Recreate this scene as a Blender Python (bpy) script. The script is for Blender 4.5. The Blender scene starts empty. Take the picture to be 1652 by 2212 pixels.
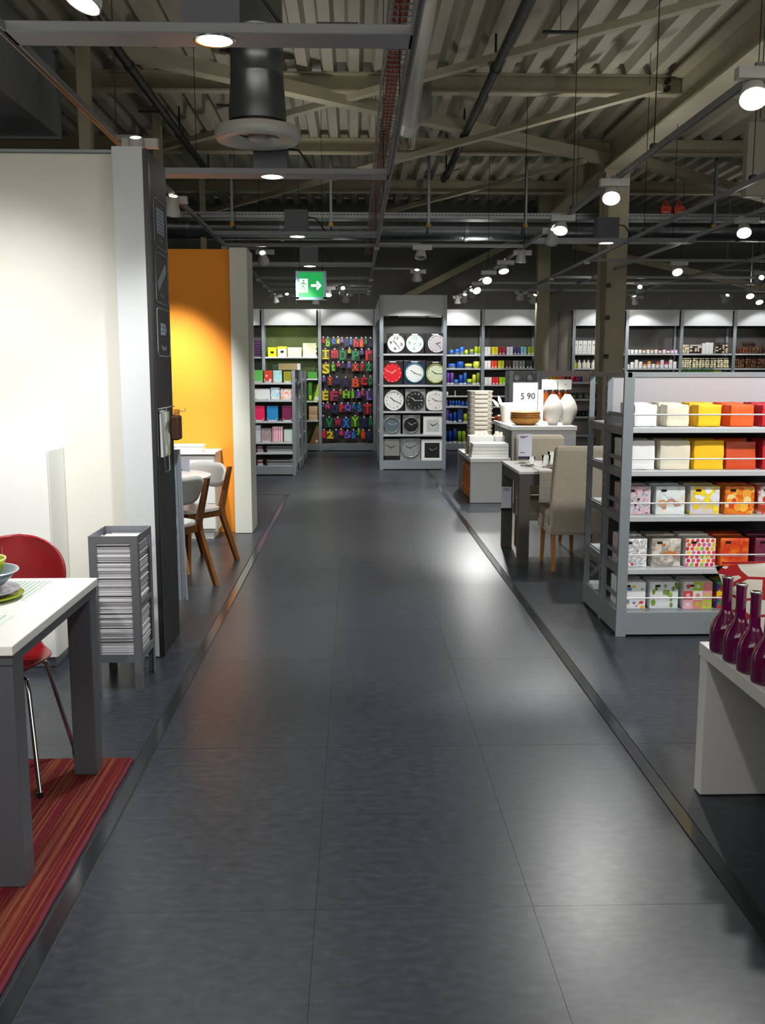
import bpy, bmesh, math, random
from mathutils import Vector, Matrix, Quaternion
random.seed(7)
PI = math.pi
SC = bpy.context.scene
COL = SC.collection

# ---------------------------------------------------------------- camera
F, CX, CY, EYE = 2067.0, 826.0, 1106.0, 1.56
PITCH, YAW = math.radians(8.3395), math.radians(1.6725)
FW = Vector((math.sin(YAW) * math.cos(PITCH), math.cos(YAW) * math.cos(PITCH), -math.sin(PITCH)))
RT = Vector((math.cos(YAW), -math.sin(YAW), 0))
UP = RT.cross(FW)
cam = bpy.data.cameras.new('camera')
cam.sensor_fit = 'HORIZONTAL'; cam.sensor_width = 36.0; cam.lens = 36.0 * F / 1652.0
cam.clip_start = 0.05; cam.clip_end = 200
camo = bpy.data.objects.new('camera', cam); COL.objects.link(camo)
camo.matrix_world = Matrix(((RT.x, UP.x, -FW.x, 0), (RT.y, UP.y, -FW.y, 0), (RT.z, UP.z, -FW.z, EYE), (0, 0, 0, 1)))
SC.camera = camo

# ---------------------------------------------------------------- world and exposure
w = bpy.data.worlds.new('world'); SC.world = w; w.use_nodes = True
w.node_tree.nodes['Background'].inputs[0].default_value = (1.0, 0.95, 0.84, 1)
w.node_tree.nodes['Background'].inputs[1].default_value = 0.75
SC.view_settings.view_transform = 'Standard'
SC.view_settings.look = 'None'
SC.view_settings.gamma = 1.0
SC.view_settings.use_curve_mapping = False
SC.view_settings.exposure = 1.6
LAMP = 1.0      # overall power of the shop lamps


def ray(x, y): return FW + RT * ((x - CX) / F) + UP * ((CY - y) / F)
def at(x, y, Y):                     # point on the plane at depth Y
    d = ray(x, y); return Vector((0, 0, EYE)) + d * (Y / d.y)
def atz(x, y, z):                    # point on the plane at height z
    d = ray(x, y); return Vector((0, 0, EYE)) + d * ((z - EYE) / d.z)

# ---------------------------------------------------------------- materials
def lin(c):
    if isinstance(c, str):
        c = [int(c[i:i + 2], 16) / 255 for i in (0, 2, 4)]
    return tuple((v / 12.92 if v <= .04045 else ((v + .055) / 1.055) ** 2.4) for v in c)
MATS = {}
def mat(name, col, rough=.5, metal=0, var=0, vscale=6, bump=0, bscale=60, spec=.5, emit=0, trans=0, alpha=1, stretch=None, coat=0):
    if name in MATS: return MATS[name]
    m = bpy.data.materials.new(name); m.use_nodes = True
    nt = m.node_tree; b = nt.nodes['Principled BSDF']
    c = lin(col)
    b.inputs['Base Color'].default_value = (*c, 1)
    b.inputs['Roughness'].default_value = rough
    b.inputs['Metallic'].default_value = metal
    b.inputs['Specular IOR Level'].default_value = spec
    b.inputs['Transmission Weight'].default_value = trans
    b.inputs['Alpha'].default_value = alpha
    b.inputs['Coat Weight'].default_value = coat
    if emit:
        b.inputs['Emission Color'].default_value = (*c, 1); b.inputs['Emission Strength'].default_value = emit
    if var or bump:
        tc = nt.nodes.new('ShaderNodeTexCoord'); mp = nt.nodes.new('ShaderNodeMapping')
        nt.links.new(tc.outputs['Object'], mp.inputs[0])
        if stretch: mp.inputs['Scale'].default_value = stretch
    if var:
        n = nt.nodes.new('ShaderNodeTexNoise'); n.inputs['Scale'].default_value = vscale; n.inputs['Detail'].default_value = 5
        nt.links.new(mp.outputs[0], n.inputs['Vector'])
        r = nt.nodes.new('ShaderNodeValToRGB')
        r.color_ramp.elements[0].position = .3; r.color_ramp.elements[1].position = .7
        r.color_ramp.elements[0].color = (*[max(0, v * (1 - var)) for v in c], 1)
        r.color_ramp.elements[1].color = (*[min(1, v * (1 + var)) for v in c], 1)
        nt.links.new(n.outputs['Fac'], r.inputs[0]); nt.links.new(r.outputs[0], b.inputs['Base Color'])
    if bump:
        n2 = nt.nodes.new('ShaderNodeTexNoise'); n2.inputs['Scale'].default_value = bscale; n2.inputs['Detail'].default_value = 3
        nt.links.new(mp.outputs[0], n2.inputs['Vector'])
        bp = nt.nodes.new('ShaderNodeBump'); bp.inputs['Strength'].default_value = bump; bp.inputs['Distance'].default_value = .01
        nt.links.new(n2.outputs['Fac'], bp.inputs['Height']); nt.links.new(bp.outputs[0], b.inputs['Normal'])
    MATS[name] = m
    return m
def col(hexs, rough=.45, **k): return mat('paint_' + hexs + '_%d' % int(rough * 100), hexs, rough, **k)

def pattern(name, cols, kind='voronoi', scale=30, rough=.4, rand=1.0, bg=None, size=.3):
    """printed paper: flat print in object coordinates"""
    if name in MATS: return MATS[name]
    m = bpy.data.materials.new(name); m.use_nodes = True
    nt = m.node_tree; b = nt.nodes['Principled BSDF']; b.inputs['Roughness'].default_value = rough
    tc = nt.nodes.new('ShaderNodeTexCoord')
    if kind in ('voronoi', 'dots'):
        v = nt.nodes.new('ShaderNodeTexVoronoi'); v.inputs['Scale'].default_value = scale; v.inputs['Randomness'].default_value = rand
        if kind == 'dots': v.voronoi_dimensions = '2D'
        mp = nt.nodes.new('ShaderNodeMapping'); nt.links.new(tc.outputs['Object'], mp.inputs[0])
        mp.inputs['Rotation'].default_value = (math.radians(90), 0, 0) if kind == 'dots' else (0, 0, 0)
        nt.links.new(mp.outputs[0], v.inputs['Vector'])
        sep = nt.nodes.new('ShaderNodeSeparateColor'); nt.links.new(v.outputs['Color'], sep.inputs[0])
        r = nt.nodes.new('ShaderNodeValToRGB'); r.color_ramp.interpolation = 'CONSTANT'
        nt.links.new(sep.outputs[0], r.inputs[0])
        fill_ramp(r, cols)
        out = r.outputs[0]
        if bg:
            lt = nt.nodes.new('ShaderNodeMath'); lt.operation = 'LESS_THAN'; lt.inputs[1].default_value = size
            nt.links.new(v.outputs['Distance'], lt.inputs[0])
            mx = nt.nodes.new('ShaderNodeMix'); mx.data_type = 'RGBA'
            nt.links.new(lt.outputs[0], mx.inputs[0]); mx.inputs[6].default_value = (*lin(bg), 1); nt.links.new(out, mx.inputs[7])
            out = mx.outputs[2]
    elif kind == 'stripe':
        sx = nt.nodes.new('ShaderNodeSeparateXYZ'); nt.links.new(tc.outputs['Object'], sx.inputs[0])
        mu = nt.nodes.new('ShaderNodeMath'); mu.operation = 'MULTIPLY'; mu.inputs[1].default_value = scale
        nt.links.new(sx.outputs[0], mu.inputs[0])
        fr = nt.nodes.new('ShaderNodeMath'); fr.operation = 'FRACT'; nt.links.new(mu.outputs[0], fr.inputs[0])
        r = nt.nodes.new('ShaderNodeValToRGB'); r.color_ramp.interpolation = 'CONSTANT'; nt.links.new(fr.outputs[0], r.inputs[0])
        fill_ramp(r, cols); out = r.outputs[0]
    elif kind == 'noise':
        n = nt.nodes.new('ShaderNodeTexNoise'); n.inputs['Scale'].default_value = scale; n.inputs['Detail'].default_value = 4
        nt.links.new(tc.outputs['Object'], n.inputs['Vector'])
        r = nt.nodes.new('ShaderNodeValToRGB'); nt.links.new(n.outputs['Fac'], r.inputs[0])
        fill_ramp(r, cols, .3, .7); out = r.outputs[0]
    nt.links.new(out, b.inputs['Base Color'])
    MATS[name] = m
    return m
def fill_ramp(r, cols, a=0., z=1.):
    e = r.color_ramp.elements
    while len(e) < len(cols): e.new(.5)
    n = len(cols)
    for i, c in enumerate(cols):
        e[i].position = a + (z - a) * i / (n if r.color_ramp.interpolation == 'CONSTANT' else max(1, n - 1)); e[i].color = (*lin(c), 1)

GREY = mat('shelf_metal', '8a9298', .38, .25, var=.05)
GREYD = mat('shelf_metal_dark', '6f777c', .42, .25)
SHELFW = mat('shelf_top', 'b9bec1', .35, .05)
BACKP = mat('back_panel', '4b4a47', .55, var=.1, vscale=3)
BACKG = mat('back_panel_green', '66753c', .55, var=.12, vscale=3)
FASC = mat('fascia_white', 'bcc0c2', .5)
WHITE = mat('white_lacquer', 'e6e7e4', .35)
WALLW = mat('white_wall_paint', 'd2d0c7', .7, bump=.05, bscale=200)
LGREY = mat('light_grey_panel', 'b9bcbd', .55)
CREAM = mat('cream_steel', 'aaa48b', .6, var=.06)
CREAMD = mat('deck_steel', 'a8a391', .5, .0, var=.12, vscale=1.5, stretch=(1, .15, 1))
BLACK = mat('black_plastic', '0d0d0f', .4)
DARKPIPE = mat('dark_pipe', '2b2d2e', .45, .5)
GALV = mat('galvanised_steel', '8e9497', .32, .85, var=.12, vscale=4)
ALU = mat('aluminium', '8f9295', .5, .15)
CHROME = mat('chrome', 'c9ccce', .08, 1.0)
LAMPW = mat('lamp_white', 'c9cac8', .4)
CLEAR = mat('clear_plastic', 'fbfdfd', .04, trans=1.0, spec=.5)
CLEAR.node_tree.nodes['Principled BSDF'].inputs['IOR'].default_value = 1.14
WOOD = mat('brown_wood', '7a4b22', .45, var=.2, vscale=9, stretch=(6, 6, 1))
BEECH = mat('beech_wood', 'b07a3c', .45, var=.15, vscale=9, stretch=(6, 6, 1))
PAPER = mat('white_paper', 'd9d9dc', .7, var=.04)
LINEN = mat('linen', 'b3aa98', .85, var=.05, vscale=30, bump=.25, bscale=350)
def lens(s=14): return mat('lamp_glow_%d' % s, 'fffaf0', .3, emit=s)

# ---------------------------------------------------------------- mesh helpers
class MB:
    def __init__(s): s.v = []; s.f = []; s.m = []; s.ms = []; s.sm = []
    def _add(s, vs, fs, material=None, smooth=False):
        o = len(s.v); s.v += [tuple(v) for v in vs]
        k = 0
        if material is not None:
            if material not in s.ms: s.ms.append(material)
            k = s.ms.index(material)
        for f in fs: s.f.append([o + i for i in f]); s.m.append(k); s.sm.append(smooth)
        return s
    def box(s, x0, x1, y0, y1, z0, z1, m=None, M=None):
        vs = [Vector(p) for p in ((x0, y0, z0), (x1, y0, z0), (x1, y1, z0), (x0, y1, z0), (x0, y0, z1), (x1, y0, z1), (x1, y1, z1), (x0, y1, z1))]
        if M is not None: vs = [M @ v for v in vs]
        return s._add(vs, [(0, 3, 2, 1), (4, 5, 6, 7), (0, 1, 5, 4), (1, 2, 6, 5), (2, 3, 7, 6), (3, 0, 4, 7)], m)
    def bbox(s, x0, x1, y0, y1, z0, z1, b=.004, m=None, M=None):
        """box with chamfered edges"""
        bm = bmesh.new()
        bmesh.ops.create_cube(bm, size=1)
        for v in bm.verts:
            v.co = Vector(((x0 + x1) / 2 + v.co.x * (x1 - x0), (y0 + y1) / 2 + v.co.y * (y1 - y0), (z0 + z1) / 2 + v.co.z * (z1 - z0)))
        bmesh.ops.bevel(bm, geom=bm.edges[:], offset=b, segments=2, affect='EDGES', profile=.5)
        s.from_bm(bm, m, M); bm.free(); return s
    def from_bm(s, bm, m=None, M=None, smooth=False):
        bm.verts.ensure_lookup_table(); bm.verts.index_update()
        vs = [(M @ v.co if M is not None else v.co.copy()) for v in bm.verts]
        return s._add(vs, [[v.index for v in f.verts] for f in bm.faces], m, smooth)
    def tube(s, pts, r, n=8, m=None, cap=True):
        pts = [Vector(p) for p in pts]; rs = r if isinstance(r, (list, tuple)) else [r] * len(pts)
        vs = []; fs = []
        up = None
        for i, p in enumerate(pts):
            t = ((pts[i + 1] - p) if i == 0 else (p - pts[i - 1]) if i == len(pts) - 1 else (pts[i + 1] - p).normalized() + (p - pts[i - 1]).normalized())
            t.normalize()
            if up is None: up = t.orthogonal().normalized()
            else:
                up = (up - t * up.dot(t)).normalized()
            b = t.cross(up)
            for k in range(n):
                a = 2 * PI * k / n; vs.append(p + (up * math.cos(a) + b * math.sin(a)) * rs[i])
        for i in range(len(pts) - 1):
            for k in range(n):
                fs.append((i * n + k, i * n + (k + 1) % n, (i + 1) * n + (k + 1) % n, (i + 1) * n + k))
        s._add(vs, fs, m, n > 5)
        if cap:
            o = len(vs); s._add(vs[:n], [tuple(range(n))[::-1]], m); s._add(vs[-n:], [tuple(range(n))], m)
        return s
    def bar(s, a, b, w, h, m=None):
        """rectangular bar from a to b: w across, h upwards"""
        a = Vector(a); b = Vector(b); t = (b - a).normalized()
        side = t.cross(Vector((0, 0, 1)))
        if side.length < 1e-4: side = Vector((1, 0, 0))
        side.normalize(); u = side.cross(t)
        vs = [p + side * (sx * w / 2) + u * (sz * h / 2) for p in (a, b) for sx, sz in ((-1, -1), (1, -1), (1, 1), (-1, 1))]
        return s._add(vs, [(3, 2, 1, 0), (4, 5, 6, 7), (0, 1, 5, 4), (1, 2, 6, 5), (2, 3, 7, 6), (3, 0, 4, 7)], m)
    def lathe(s, prof, n=24, m=None, M=None, smooth=True):
        vs = []; fs = []
        for r, z in prof:
            for k in range(n):
                a = 2 * PI * k / n; v = Vector((r * math.cos(a), r * math.sin(a), z)); vs.append(M @ v if M is not None else v)
        for i in range(len(prof) - 1):
            for k in range(n): fs.append((i * n + k, i * n + (k + 1) % n, (i + 1) * n + (k + 1) % n, (i + 1) * n + k))
        return s._add(vs, fs, m, smooth)
    def prism(s, poly, y0, y1, m=None):
        """polygon in x,z extruded from y0 to y1"""
        n = len(poly); vs = [(x, y0, z) for x, z in poly] + [(x, y1, z) for x, z in poly]
        return s._add(vs, [tuple(range(n)), tuple(range(2 * n - 1, n - 1, -1))] + [(i, i + n, (i + 1) % n + n, (i + 1) % n) for i in range(n)], m)
    def mesh(s, name, m=None):
        me = bpy.data.meshes.new(name); me.from_pydata(s.v, [], s.f)
        if s.ms:
            for x in s.ms: me.materials.append(x)
            me.polygons.foreach_set('material_index', s.m)
        elif m is not None: me.materials.append(m)
        me.polygons.foreach_set('use_smooth', s.sm)
        me.validate(); me.update()
        bm = bmesh.new(); bm.from_mesh(me); bmesh.ops.recalc_face_normals(bm, faces=bm.faces[:]); bm.to_mesh(me); bm.free()
        return me
    def build(s, name, m=None, parent=None, loc=None, rot=None):
        return link(name, s.mesh(name, m), parent, loc, rot)
def link(name, data, parent=None, loc=None, rot=None):
    o = bpy.data.objects.new(name, data); COL.objects.link(o)
    if parent is not None: o.parent = parent
    if loc is not None: o.location = loc
    if rot is not None: o.rotation_euler = rot
    return o
def tag(o, label, cat, group=None):
    o['label'] = label; o['category'] = cat
    if group: o['group'] = group
    return o
def thing(name, label, cat, loc=(0, 0, 0), rz=0, group=None):
    return tag(link(name, None, None, loc, (0, 0, rz)), label, cat, group)
def struct(o): o['kind'] = 'structure'; return o
def copy_tree(src, loc=None, rz=None, label=None):
    r = src.copy(); COL.objects.link(r)
    if loc is not None: r.location = loc
    if rz is not None: r.rotation_euler = (0, 0, rz)
    if label: r['label'] = label
    for ch in src.children:
        c = ch.copy(); COL.objects.link(c); c.parent = r
        for g in ch.children:
            d = g.copy(); COL.objects.link(d); d.parent = c
    return r
def text_mesh(body, w, h, depth=.004, bold=.0, keep=False):
    cu = bpy.data.curves.new('text', 'FONT'); cu.body = body; cu.size = 1; cu.extrude = .5; cu.offset = bold; cu.resolution_u = 3
    ob = bpy.data.objects.new('text', cu); me = bpy.data.meshes.new_from_object(ob)
    bpy.data.objects.remove(ob); bpy.data.curves.remove(cu)
    xs = [v.co.x for v in me.vertices]; ys = [v.co.y for v in me.vertices]
    x0, x1, y0, y1 = min(xs), max(xs), min(ys), max(ys)
    sx = w / (x1 - x0); sy = h / (y1 - y0)
    if keep: sx = sy = min(sx, sy)
    for v in me.vertices:   # stands in the x,z plane, facing -y
        v.co = Vector(((v.co.x - (x0 + x1) / 2) * sx, -v.co.z * depth, (v.co.y - (y0 + y1) / 2) * sy))
    me.update(); return me
def put_text(body, w, h, m, parent, loc, rot=(0, 0, 0), name='lettering', depth=.004, bold=0, keep=False):
    me = text_mesh(body, w, h, depth, bold, keep); me.materials.clear(); me.materials.append(m)
    return link(name, me, parent, loc, rot)

# ================================================================ THE SETTING
XL, XR, YB, ZD = -8.0, 10.5, 19.55, 4.83
fl = MB().box(XL, XR, -3, YB, -.06, -.004).build('floor', mat('floor_grout', '1f2225', .6)); struct(fl)
# vinyl floor tiles, one mesh shared
ft = bpy.data.materials.new('vinyl_tile'); ft.use_nodes = True
nt = ft.node_tree; b = nt.nodes['Principled BSDF']
ge = nt.nodes.new('ShaderNodeNewGeometry'); mp = nt.nodes.new('ShaderNodeMapping'); mp.inputs['Scale'].default_value = (1.6, 3.2, 1)
nt.links.new(ge.outputs['Position'], mp.inputs[0])
n1 = nt.nodes.new('ShaderNodeTexNoise'); n1.inputs['Scale'].default_value = 12; n1.inputs['Detail'].default_value = 5; n1.inputs['Roughness'].default_value = .5
nt.links.new(mp.outputs[0], n1.inputs['Vector'])
r1 = nt.nodes.new('ShaderNodeValToRGB'); fill_ramp(r1, ['21262d', '292f36', '34393f'], .3, .72); nt.links.new(n1.outputs['Fac'], r1.inputs[0])
oi = nt.nodes.new('ShaderNodeObjectInfo'); mr = nt.nodes.new('ShaderNodeMapRange'); mr.inputs[3].default_value = .95; mr.inputs[4].default_value = 1.05
nt.links.new(oi.outputs['Random'], mr.inputs[0])
mx = nt.nodes.new('ShaderNodeVectorMath'); mx.operation = 'SCALE'; nt.links.new(r1.outputs[0], mx.inputs[0]); nt.links.new(mr.outputs[0], mx.inputs['Scale'])
nt.links.new(mx.outputs[0], b.inputs['Base Color']); b.inputs['Specular IOR Level'].default_value = .42
n2 = nt.nodes.new('ShaderNodeTexNoise'); n2.inputs['Scale'].default_value = 34; n2.inputs['Detail'].default_value = 2
nt.links.new(mp.outputs[0], n2.inputs['Vector'])
r2 = nt.nodes.new('ShaderNodeMapRange'); r2.inputs[1].default_value = .3; r2.inputs[2].default_value = .7; r2.inputs[3].default_value = .30; r2.inputs[4].default_value = .35
nt.links.new(n2.outputs['Fac'], r2.inputs[0]); nt.links.new(r2.outputs[0], b.inputs['Roughness'])
TX, TY = .640, .614
cols = [(-.83, -.12), (-.12, .52), (.52, 1.122), (1.182, 1.82), (1.82, 2.46), (-1.47, -.892), (-2.11, -1.47), (2.46, 3.10)]
tile_mesh = {}
ntile = 0
y = -.46
rows = []
while y < 19.0: rows.append(y); y += TY
rows_n = len(rows)
for ci, (x0, x1) in enumerate(cols):
    for y0 in rows:
        if ci >= 6 and y0 > 13: continue
        if ntile >= 298: continue
        w_ = round(x1 - x0, 4)
        if w_ not in tile_mesh:
            tile_mesh[w_] = MB().box(-w_ / 2 + .0005, w_ / 2 - .0005, -TY / 2 + .0005, TY / 2 - .0005, -.004, 0).mesh('tile', ft)
        link('tile', tile_mesh[w_], fl, ((x0 + x1) / 2, y0 + TY / 2, random.uniform(-.0003, .0003))); ntile += 1
rest = MB()
rest.box(XL, -2.113, -3, YB, -.004, -.0008); rest.box(3.103, XR, -3, YB, -.004, -.0008)
rest.box(-2.11, 3.10, -3, -.463, -.004, -.0008); rest.box(-2.11, 3.10, rows[-1] + TY + .003, YB, -.004, -.0008)
rest.box(-2.11, -1.473, 13.4, YB, -.004, -.0008); rest.box(2.463, 3.1, 13.4, YB, -.004, -.0008)
rest.build('floor_covering', ft, fl)
# polished metal strips along the aisle
STRIP = mat('polished_strip', '4c5055', .16, .75)
struct(MB().box(-.884, -.838, -2, 12.25, -.006, .0015).build('trim_1', STRIP))
struct(MB().box(1.129, 1.175, -2, 13.6, -.006, .0015).build('trim_2', STRIP))
struct(MB().box(-2.2, -.889, 12.22, 12.25, -.006, .0015).build('trim_3', STRIP))

# ceiling: trapezoidal steel deck, ribs along the aisle
dk = MB(); P = .28; x = XL - .3; prof = []
while x < XR + .3:
    prof += [(x, ZD + .11), (x + .10, ZD + .11), (x + .135, ZD), (x + .245, ZD)]; x += P
vs = [(px, yy, pz) for yy in (-3, YB + .1) for px, pz in prof]; n = len(prof)
dk._add(vs, [(i, i + 1, n + i + 1, n + i) for i in range(n - 1)])
struct(dk.build('ceiling', CREAMD))
wl = mat('back_wall_panel', '6e6e66', .7, var=.06, vscale=1.2)
wb = MB().box(XL, XR, YB, YB + .1, 0, ZD + .1).build('wall_back', wl); struct(wb)
for i in range(15):       # wall cladding joints
    xx = XL + .6 + i * 1.25
    MB().box(xx - .012, xx + .012, YB - .012, YB, 2.9, ZD).build('panel_joint', GREYD, wb)
struct(MB().box(XL - .1, XL, -3, YB, 0, ZD + .1).build('wall_left', wl))
struct(MB().box(XL, XR, -3.1, -3.0, 0, 2.8).build('fill_blocker', wl))  # unseen half-height wall, added to block low ambient light from the rear opening
struct(MB().box(XR, XR + .1, -3, YB, 0, ZD + .1).build('wall_right', wl))

# ---- roof steel
def ibeam(a, b, w, h, t=.02, m=None):
    a = Vector(a); b = Vector(b); q = MB(); up = Vector((0, 0, 1))
    q.bar(a + up * (h / 2 - t / 2), b + up * (h / 2 - t / 2), w, t); q.bar(a - up * (h / 2 - t / 2), b - up * (h / 2 - t / 2), w, t); q.bar(a, b, t, h - 2 * t)
    return q
for Yp_, nm in ((5.2, 'above the near tables'), (8.2, 'above the first lamp bar'), (11.2, 'above the dining table'), (14.2, 'meeting the column top'), (17.2, 'nearest the rear wall')):
    o = ibeam((XL, Yp_, 4.725), (XR, Yp_, 4.725), .14, .205).build('roof_purlin', CREAM); tag(o, 'cream steel roof beam running crosswise, ' + nm, 'beam', 'crosswise roof beams')
gd = thing('roof_girder', 'large cream steel girder running lengthwise over the column', 'girder')
ibeam((3.68, -3, 4.6), (3.68, YB, 4.6), .32, .455, .03).build('beam', CREAM, gd)
for k in range(4):
    MB().box(3.48, 3.52, 11.2 + (k % 2) * .1 - .12, 11.26 + (k % 2) * .1 - .12, 4.66 + (k // 2) * .08, 4.70 + (k // 2) * .08).build('bolt', BLACK, gd)
cl = thing('steel_column', 'olive cream steel column standing behind the napkin shelf', 'column', (3.73, 14.1, 0))
q = MB(); q.box(-.17, .17, -.17, -.15, 0, 4.34); q.box(-.17, .17, .15, .17, 0, 4.34); q.box(-.012, .012, -.15, .15, 0, 4.34); q.build('shaft', CREAM, cl)
MB().box(-.2, .2, -.2, .2, 4.34, 4.37).build('cap_plate', CREAM, cl)
MB().box(-.2, -.13, -.19, -.17, 0, 4.2).build('cable_duct', mat('olive_duct', '6f6b58', .6), cl)
for z in (1.75, 2.3, 2.75, 3.35): MB().box(-.12, -.06, -.2, -.17, z, z + .06).build('bracket', BLACK, cl)
o = MB().box(3.43, 3.66, 18.2, 18.4, 0, 4.8).build('steel_column', CREAM); tag(o, 'narrow cream steel column at the rear wall between the shelf bays', 'column')
for px, wv, Y, nm in ((181, .115, 9.9, 'leftmost thin white steel post rising above the white partition'), (337, .10, 12.6, 'middle thin white steel post rising behind the grey partition post'), (432, .085, 15.5, 'thin white steel post above the orange partition, furthest back of three')):
    p = at(px, 250, Y); o = MB().box(p.x - wv / 2, p.x + wv / 2, Y, Y + wv, 0, 4.8).build('steel_post', CREAM); tag(o, nm, 'post')
BR = [((-3.0, 14.17, 4.6), (3.4, 7.93, 4.6), .09, .07, 'flat cream roof brace crossing nearest over the aisle'),
      ((-3.5, 19.1, 4.4), (3.1, 10.1, 4.4), .09, .07, 'flat cream roof brace crossing in the middle over the aisle'),
      ((-.1, 19.3, 4.45), (3.2, 13.7, 4.45), .08, .06, 'flat cream roof brace crossing furthest back over the aisle'),
      ((-2.3, 9.7, 4.6), (3.6, 14.1, 4.55), .16, .13, 'wide cream roof strut running down to the column top'),
      ((3.85, 14.0, 4.55), (7.6, 16.9, 4.4), .16, .13, 'wide cream roof strut running right from the column top'),
      ((4.3, 19.2, 4.0), (8.0, 17.6, 2.95), .14, .12, 'slanting cream wall brace above the perfume shelves'),
      ((1.0, 19.2, 3.0), (3.6, 19.0, 4.3), .14, .12, 'slanting cream wall brace above the candle shelves')]
for a, b, w_, h_, lb in BR:
    tag(MB().bar(a, b, w_, h_).build('roof_brace', CREAM), lb, 'brace')
# sprinkler pipes along the aisle
for X, nm in ((1.40, 'dark sprinkler pipe hung right of the aisle under the roof'), (-2.17, 'dark sprinkler pipe hung left of the aisle under the roof')):
    t = thing('sprinkler_pipe', nm, 'pipe', (X, 0, 4.5))
    MB().tube([(0, 3, 0), (0, 15.4, 0)], .045, 10).build('pipe', DARKPIPE, t)
    for yy in (4.5, 7.6, 9.9, 12.6, 15.0):
        MB().tube([(0, yy, 0), (0, yy, .33)], .012, 6).build('hanger', DARKPIPE, t)
        MB().tube([(0, yy - .05, 0), (0, yy + .05, 0)], .056, 10).build('coupling', DARKPIPE, t)
# rectangular air duct on the left
t = thing('rectangular_duct', 'big rectangular galvanised air duct high on the left', 'duct')
MB().box(-4.6, -3.02, 1.0, 10.4, 3.95, 4.75).build('duct_body', mat('duct_steel', '8b9196', .45, .25, var=.12, vscale=2), t)
for yy in (2.5, 4.0, 5.5, 7.0, 8.5, 10.36): MB().box(-4.63, -2.99, yy, yy + .04, 3.92, 4.78).build('duct_flange', GALV, t)
# round diffuser with its pipe
t = thing('ceiling_diffuser', 'round white air diffuser under a shiny galvanised pipe', 'diffuser', (-.668, 7.05, 3.165))
prof = [(0.0, .05), (.10, .02), (.27, .0), (.295, .03), (.30, .085), (.26, .10), (.2, .105)]
MB().lathe([(.14, .045), (.20, .0), (.285, -.005), (.30, .02), (.30, .075), (.25, .09), (.20, .09)], 40).build('rim', LAMPW, t)
MB().lathe([(.0, .0), (.055, .0), (.075, .03), (.0, .04)], 24).build('cone', LAMPW, t)
MB().lathe([(.14, .05), (.0, .05)], 24).build('throat', BLACK, t)
for k in range(4):
    M = Matrix.Rotation(k * PI / 2 + .4, 4, 'Z'); MB().box(.05, .18, -.008, .008, .03, .045, None, M).build('spoke', LAMPW, t)
DUCTR = mat('round_duct_steel', '7d8388', .3, .75, var=.15, vscale=5)
MB().lathe([(.20, .09), (.2, .2), (.198, .22), (.183, .42), (.188, .43), (.183, .44), (.183, .56), (.189, .57), (.183, .58), (.183, .72), (.189, .73), (.183, .74), (.183, 1.66)], 32).build('pipe', DUCTR, t)
MB().lathe([(.205, .085), (.21, .1), (.205, .12)], 32).build('gasket', BLACK, t)
MB().tube([(-.18, 0, .62), (-.25, 0, .62)], .045, 12).build('knob', DARKPIPE, t)

# cable tray across, spiral duct behind
TRAYY = 14.6
t = thing('cable_tray', 'perforated steel cable tray hung crosswise below the roof', 'cable tray')
zt = at(900, 466, TRAYY).z
q = MB(); q.box(-2.6, 9.5, TRAYY, TRAYY + .006, zt - .045, zt + .045); q.box(-2.6, 9.5, TRAYY, TRAYY + .28, zt - .045, zt - .04); q.box(-2.6, 9.5, TRAYY + .27, TRAYY + .276, zt - .045, zt + .045); q.build('tray', GALV, t)
q = MB()
for i in range(240): q.box(-2.55 + i * .05, -2.52 + i * .05, TRAYY - .001, TRAYY + .001, zt + .006, zt + .018)
o = q.build('slots', BLACK, t); o['kind'] = 'stuff'
for px in (500, 714, 926, 1136, 1545):
    p = at(px, 420, TRAYY - .02)
    q = MB(); q.box(p.x - .02, p.x + .02, TRAYY - .03, TRAYY - .026, 3.72, 4.8); q.box(p.x - .02, p.x - .016, TRAYY - .03, TRAYY + .0, 3.72, 4.8); q.build('hanger_rail', GALV, t)
    MB().bar((p.x, TRAYY, zt - .05), (p.x, TRAYY + .3, zt - .2), .03, .04).build('bracket_arm', mat('blue_grey_steel', '4c6672', .4, .5), t)
    MB().box(p.x - .03, p.x + .03, TRAYY - .04, TRAYY, 3.68, 3.73).build('end_cap', mat('yellow_cap', 'd8a020', .5), t)
o = thing('spiral_duct', 'round spiral galvanised duct running crosswise behind the cable tray', 'duct')
zz = at(900, 492, 15.6).z
MB().tube([(-3, 15.6, zz), (10, 15.6, zz)], .20, 24).build('duct_body', mat('spiral_steel', '777d80', .3, .85, bump=.4, bscale=12, stretch=(6, 1, 1)), o)
for i in range(9): MB().tube([(-2.6 + i * 1.45, 15.6, zz), (-2.55 + i * 1.45, 15.6, zz)], .212, 24).build('duct_collar', GALV, o)
for i, px in enumerate((1436, 1465)):
    p = at(px, 463, TRAYY + .1)
    t = thing('orange_lantern', ('left' if i == 0 else 'right') + ' of two small orange boxes hung on the cable tray', 'box', (p.x, TRAYY + .1, zt + .02), 0, 'orange boxes on the cable tray')
    OR = mat('orange_plastic', 'd8431c', .4)
    MB().prism([(-.075, 0), (.075, 0), (.08, .13), (.05, .15), (-.05, .15), (-.08, .13)], -.05, .05).build('case', OR, t)
    MB().tube([(-.05, 0, .15), (0, 0, .24), (.05, 0, .15)], .014, 8).build('handle', OR, t)
    MB().box(-.05, .05, -.052, -.05, .05, .062).build('stripe', PAPER, t)
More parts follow.
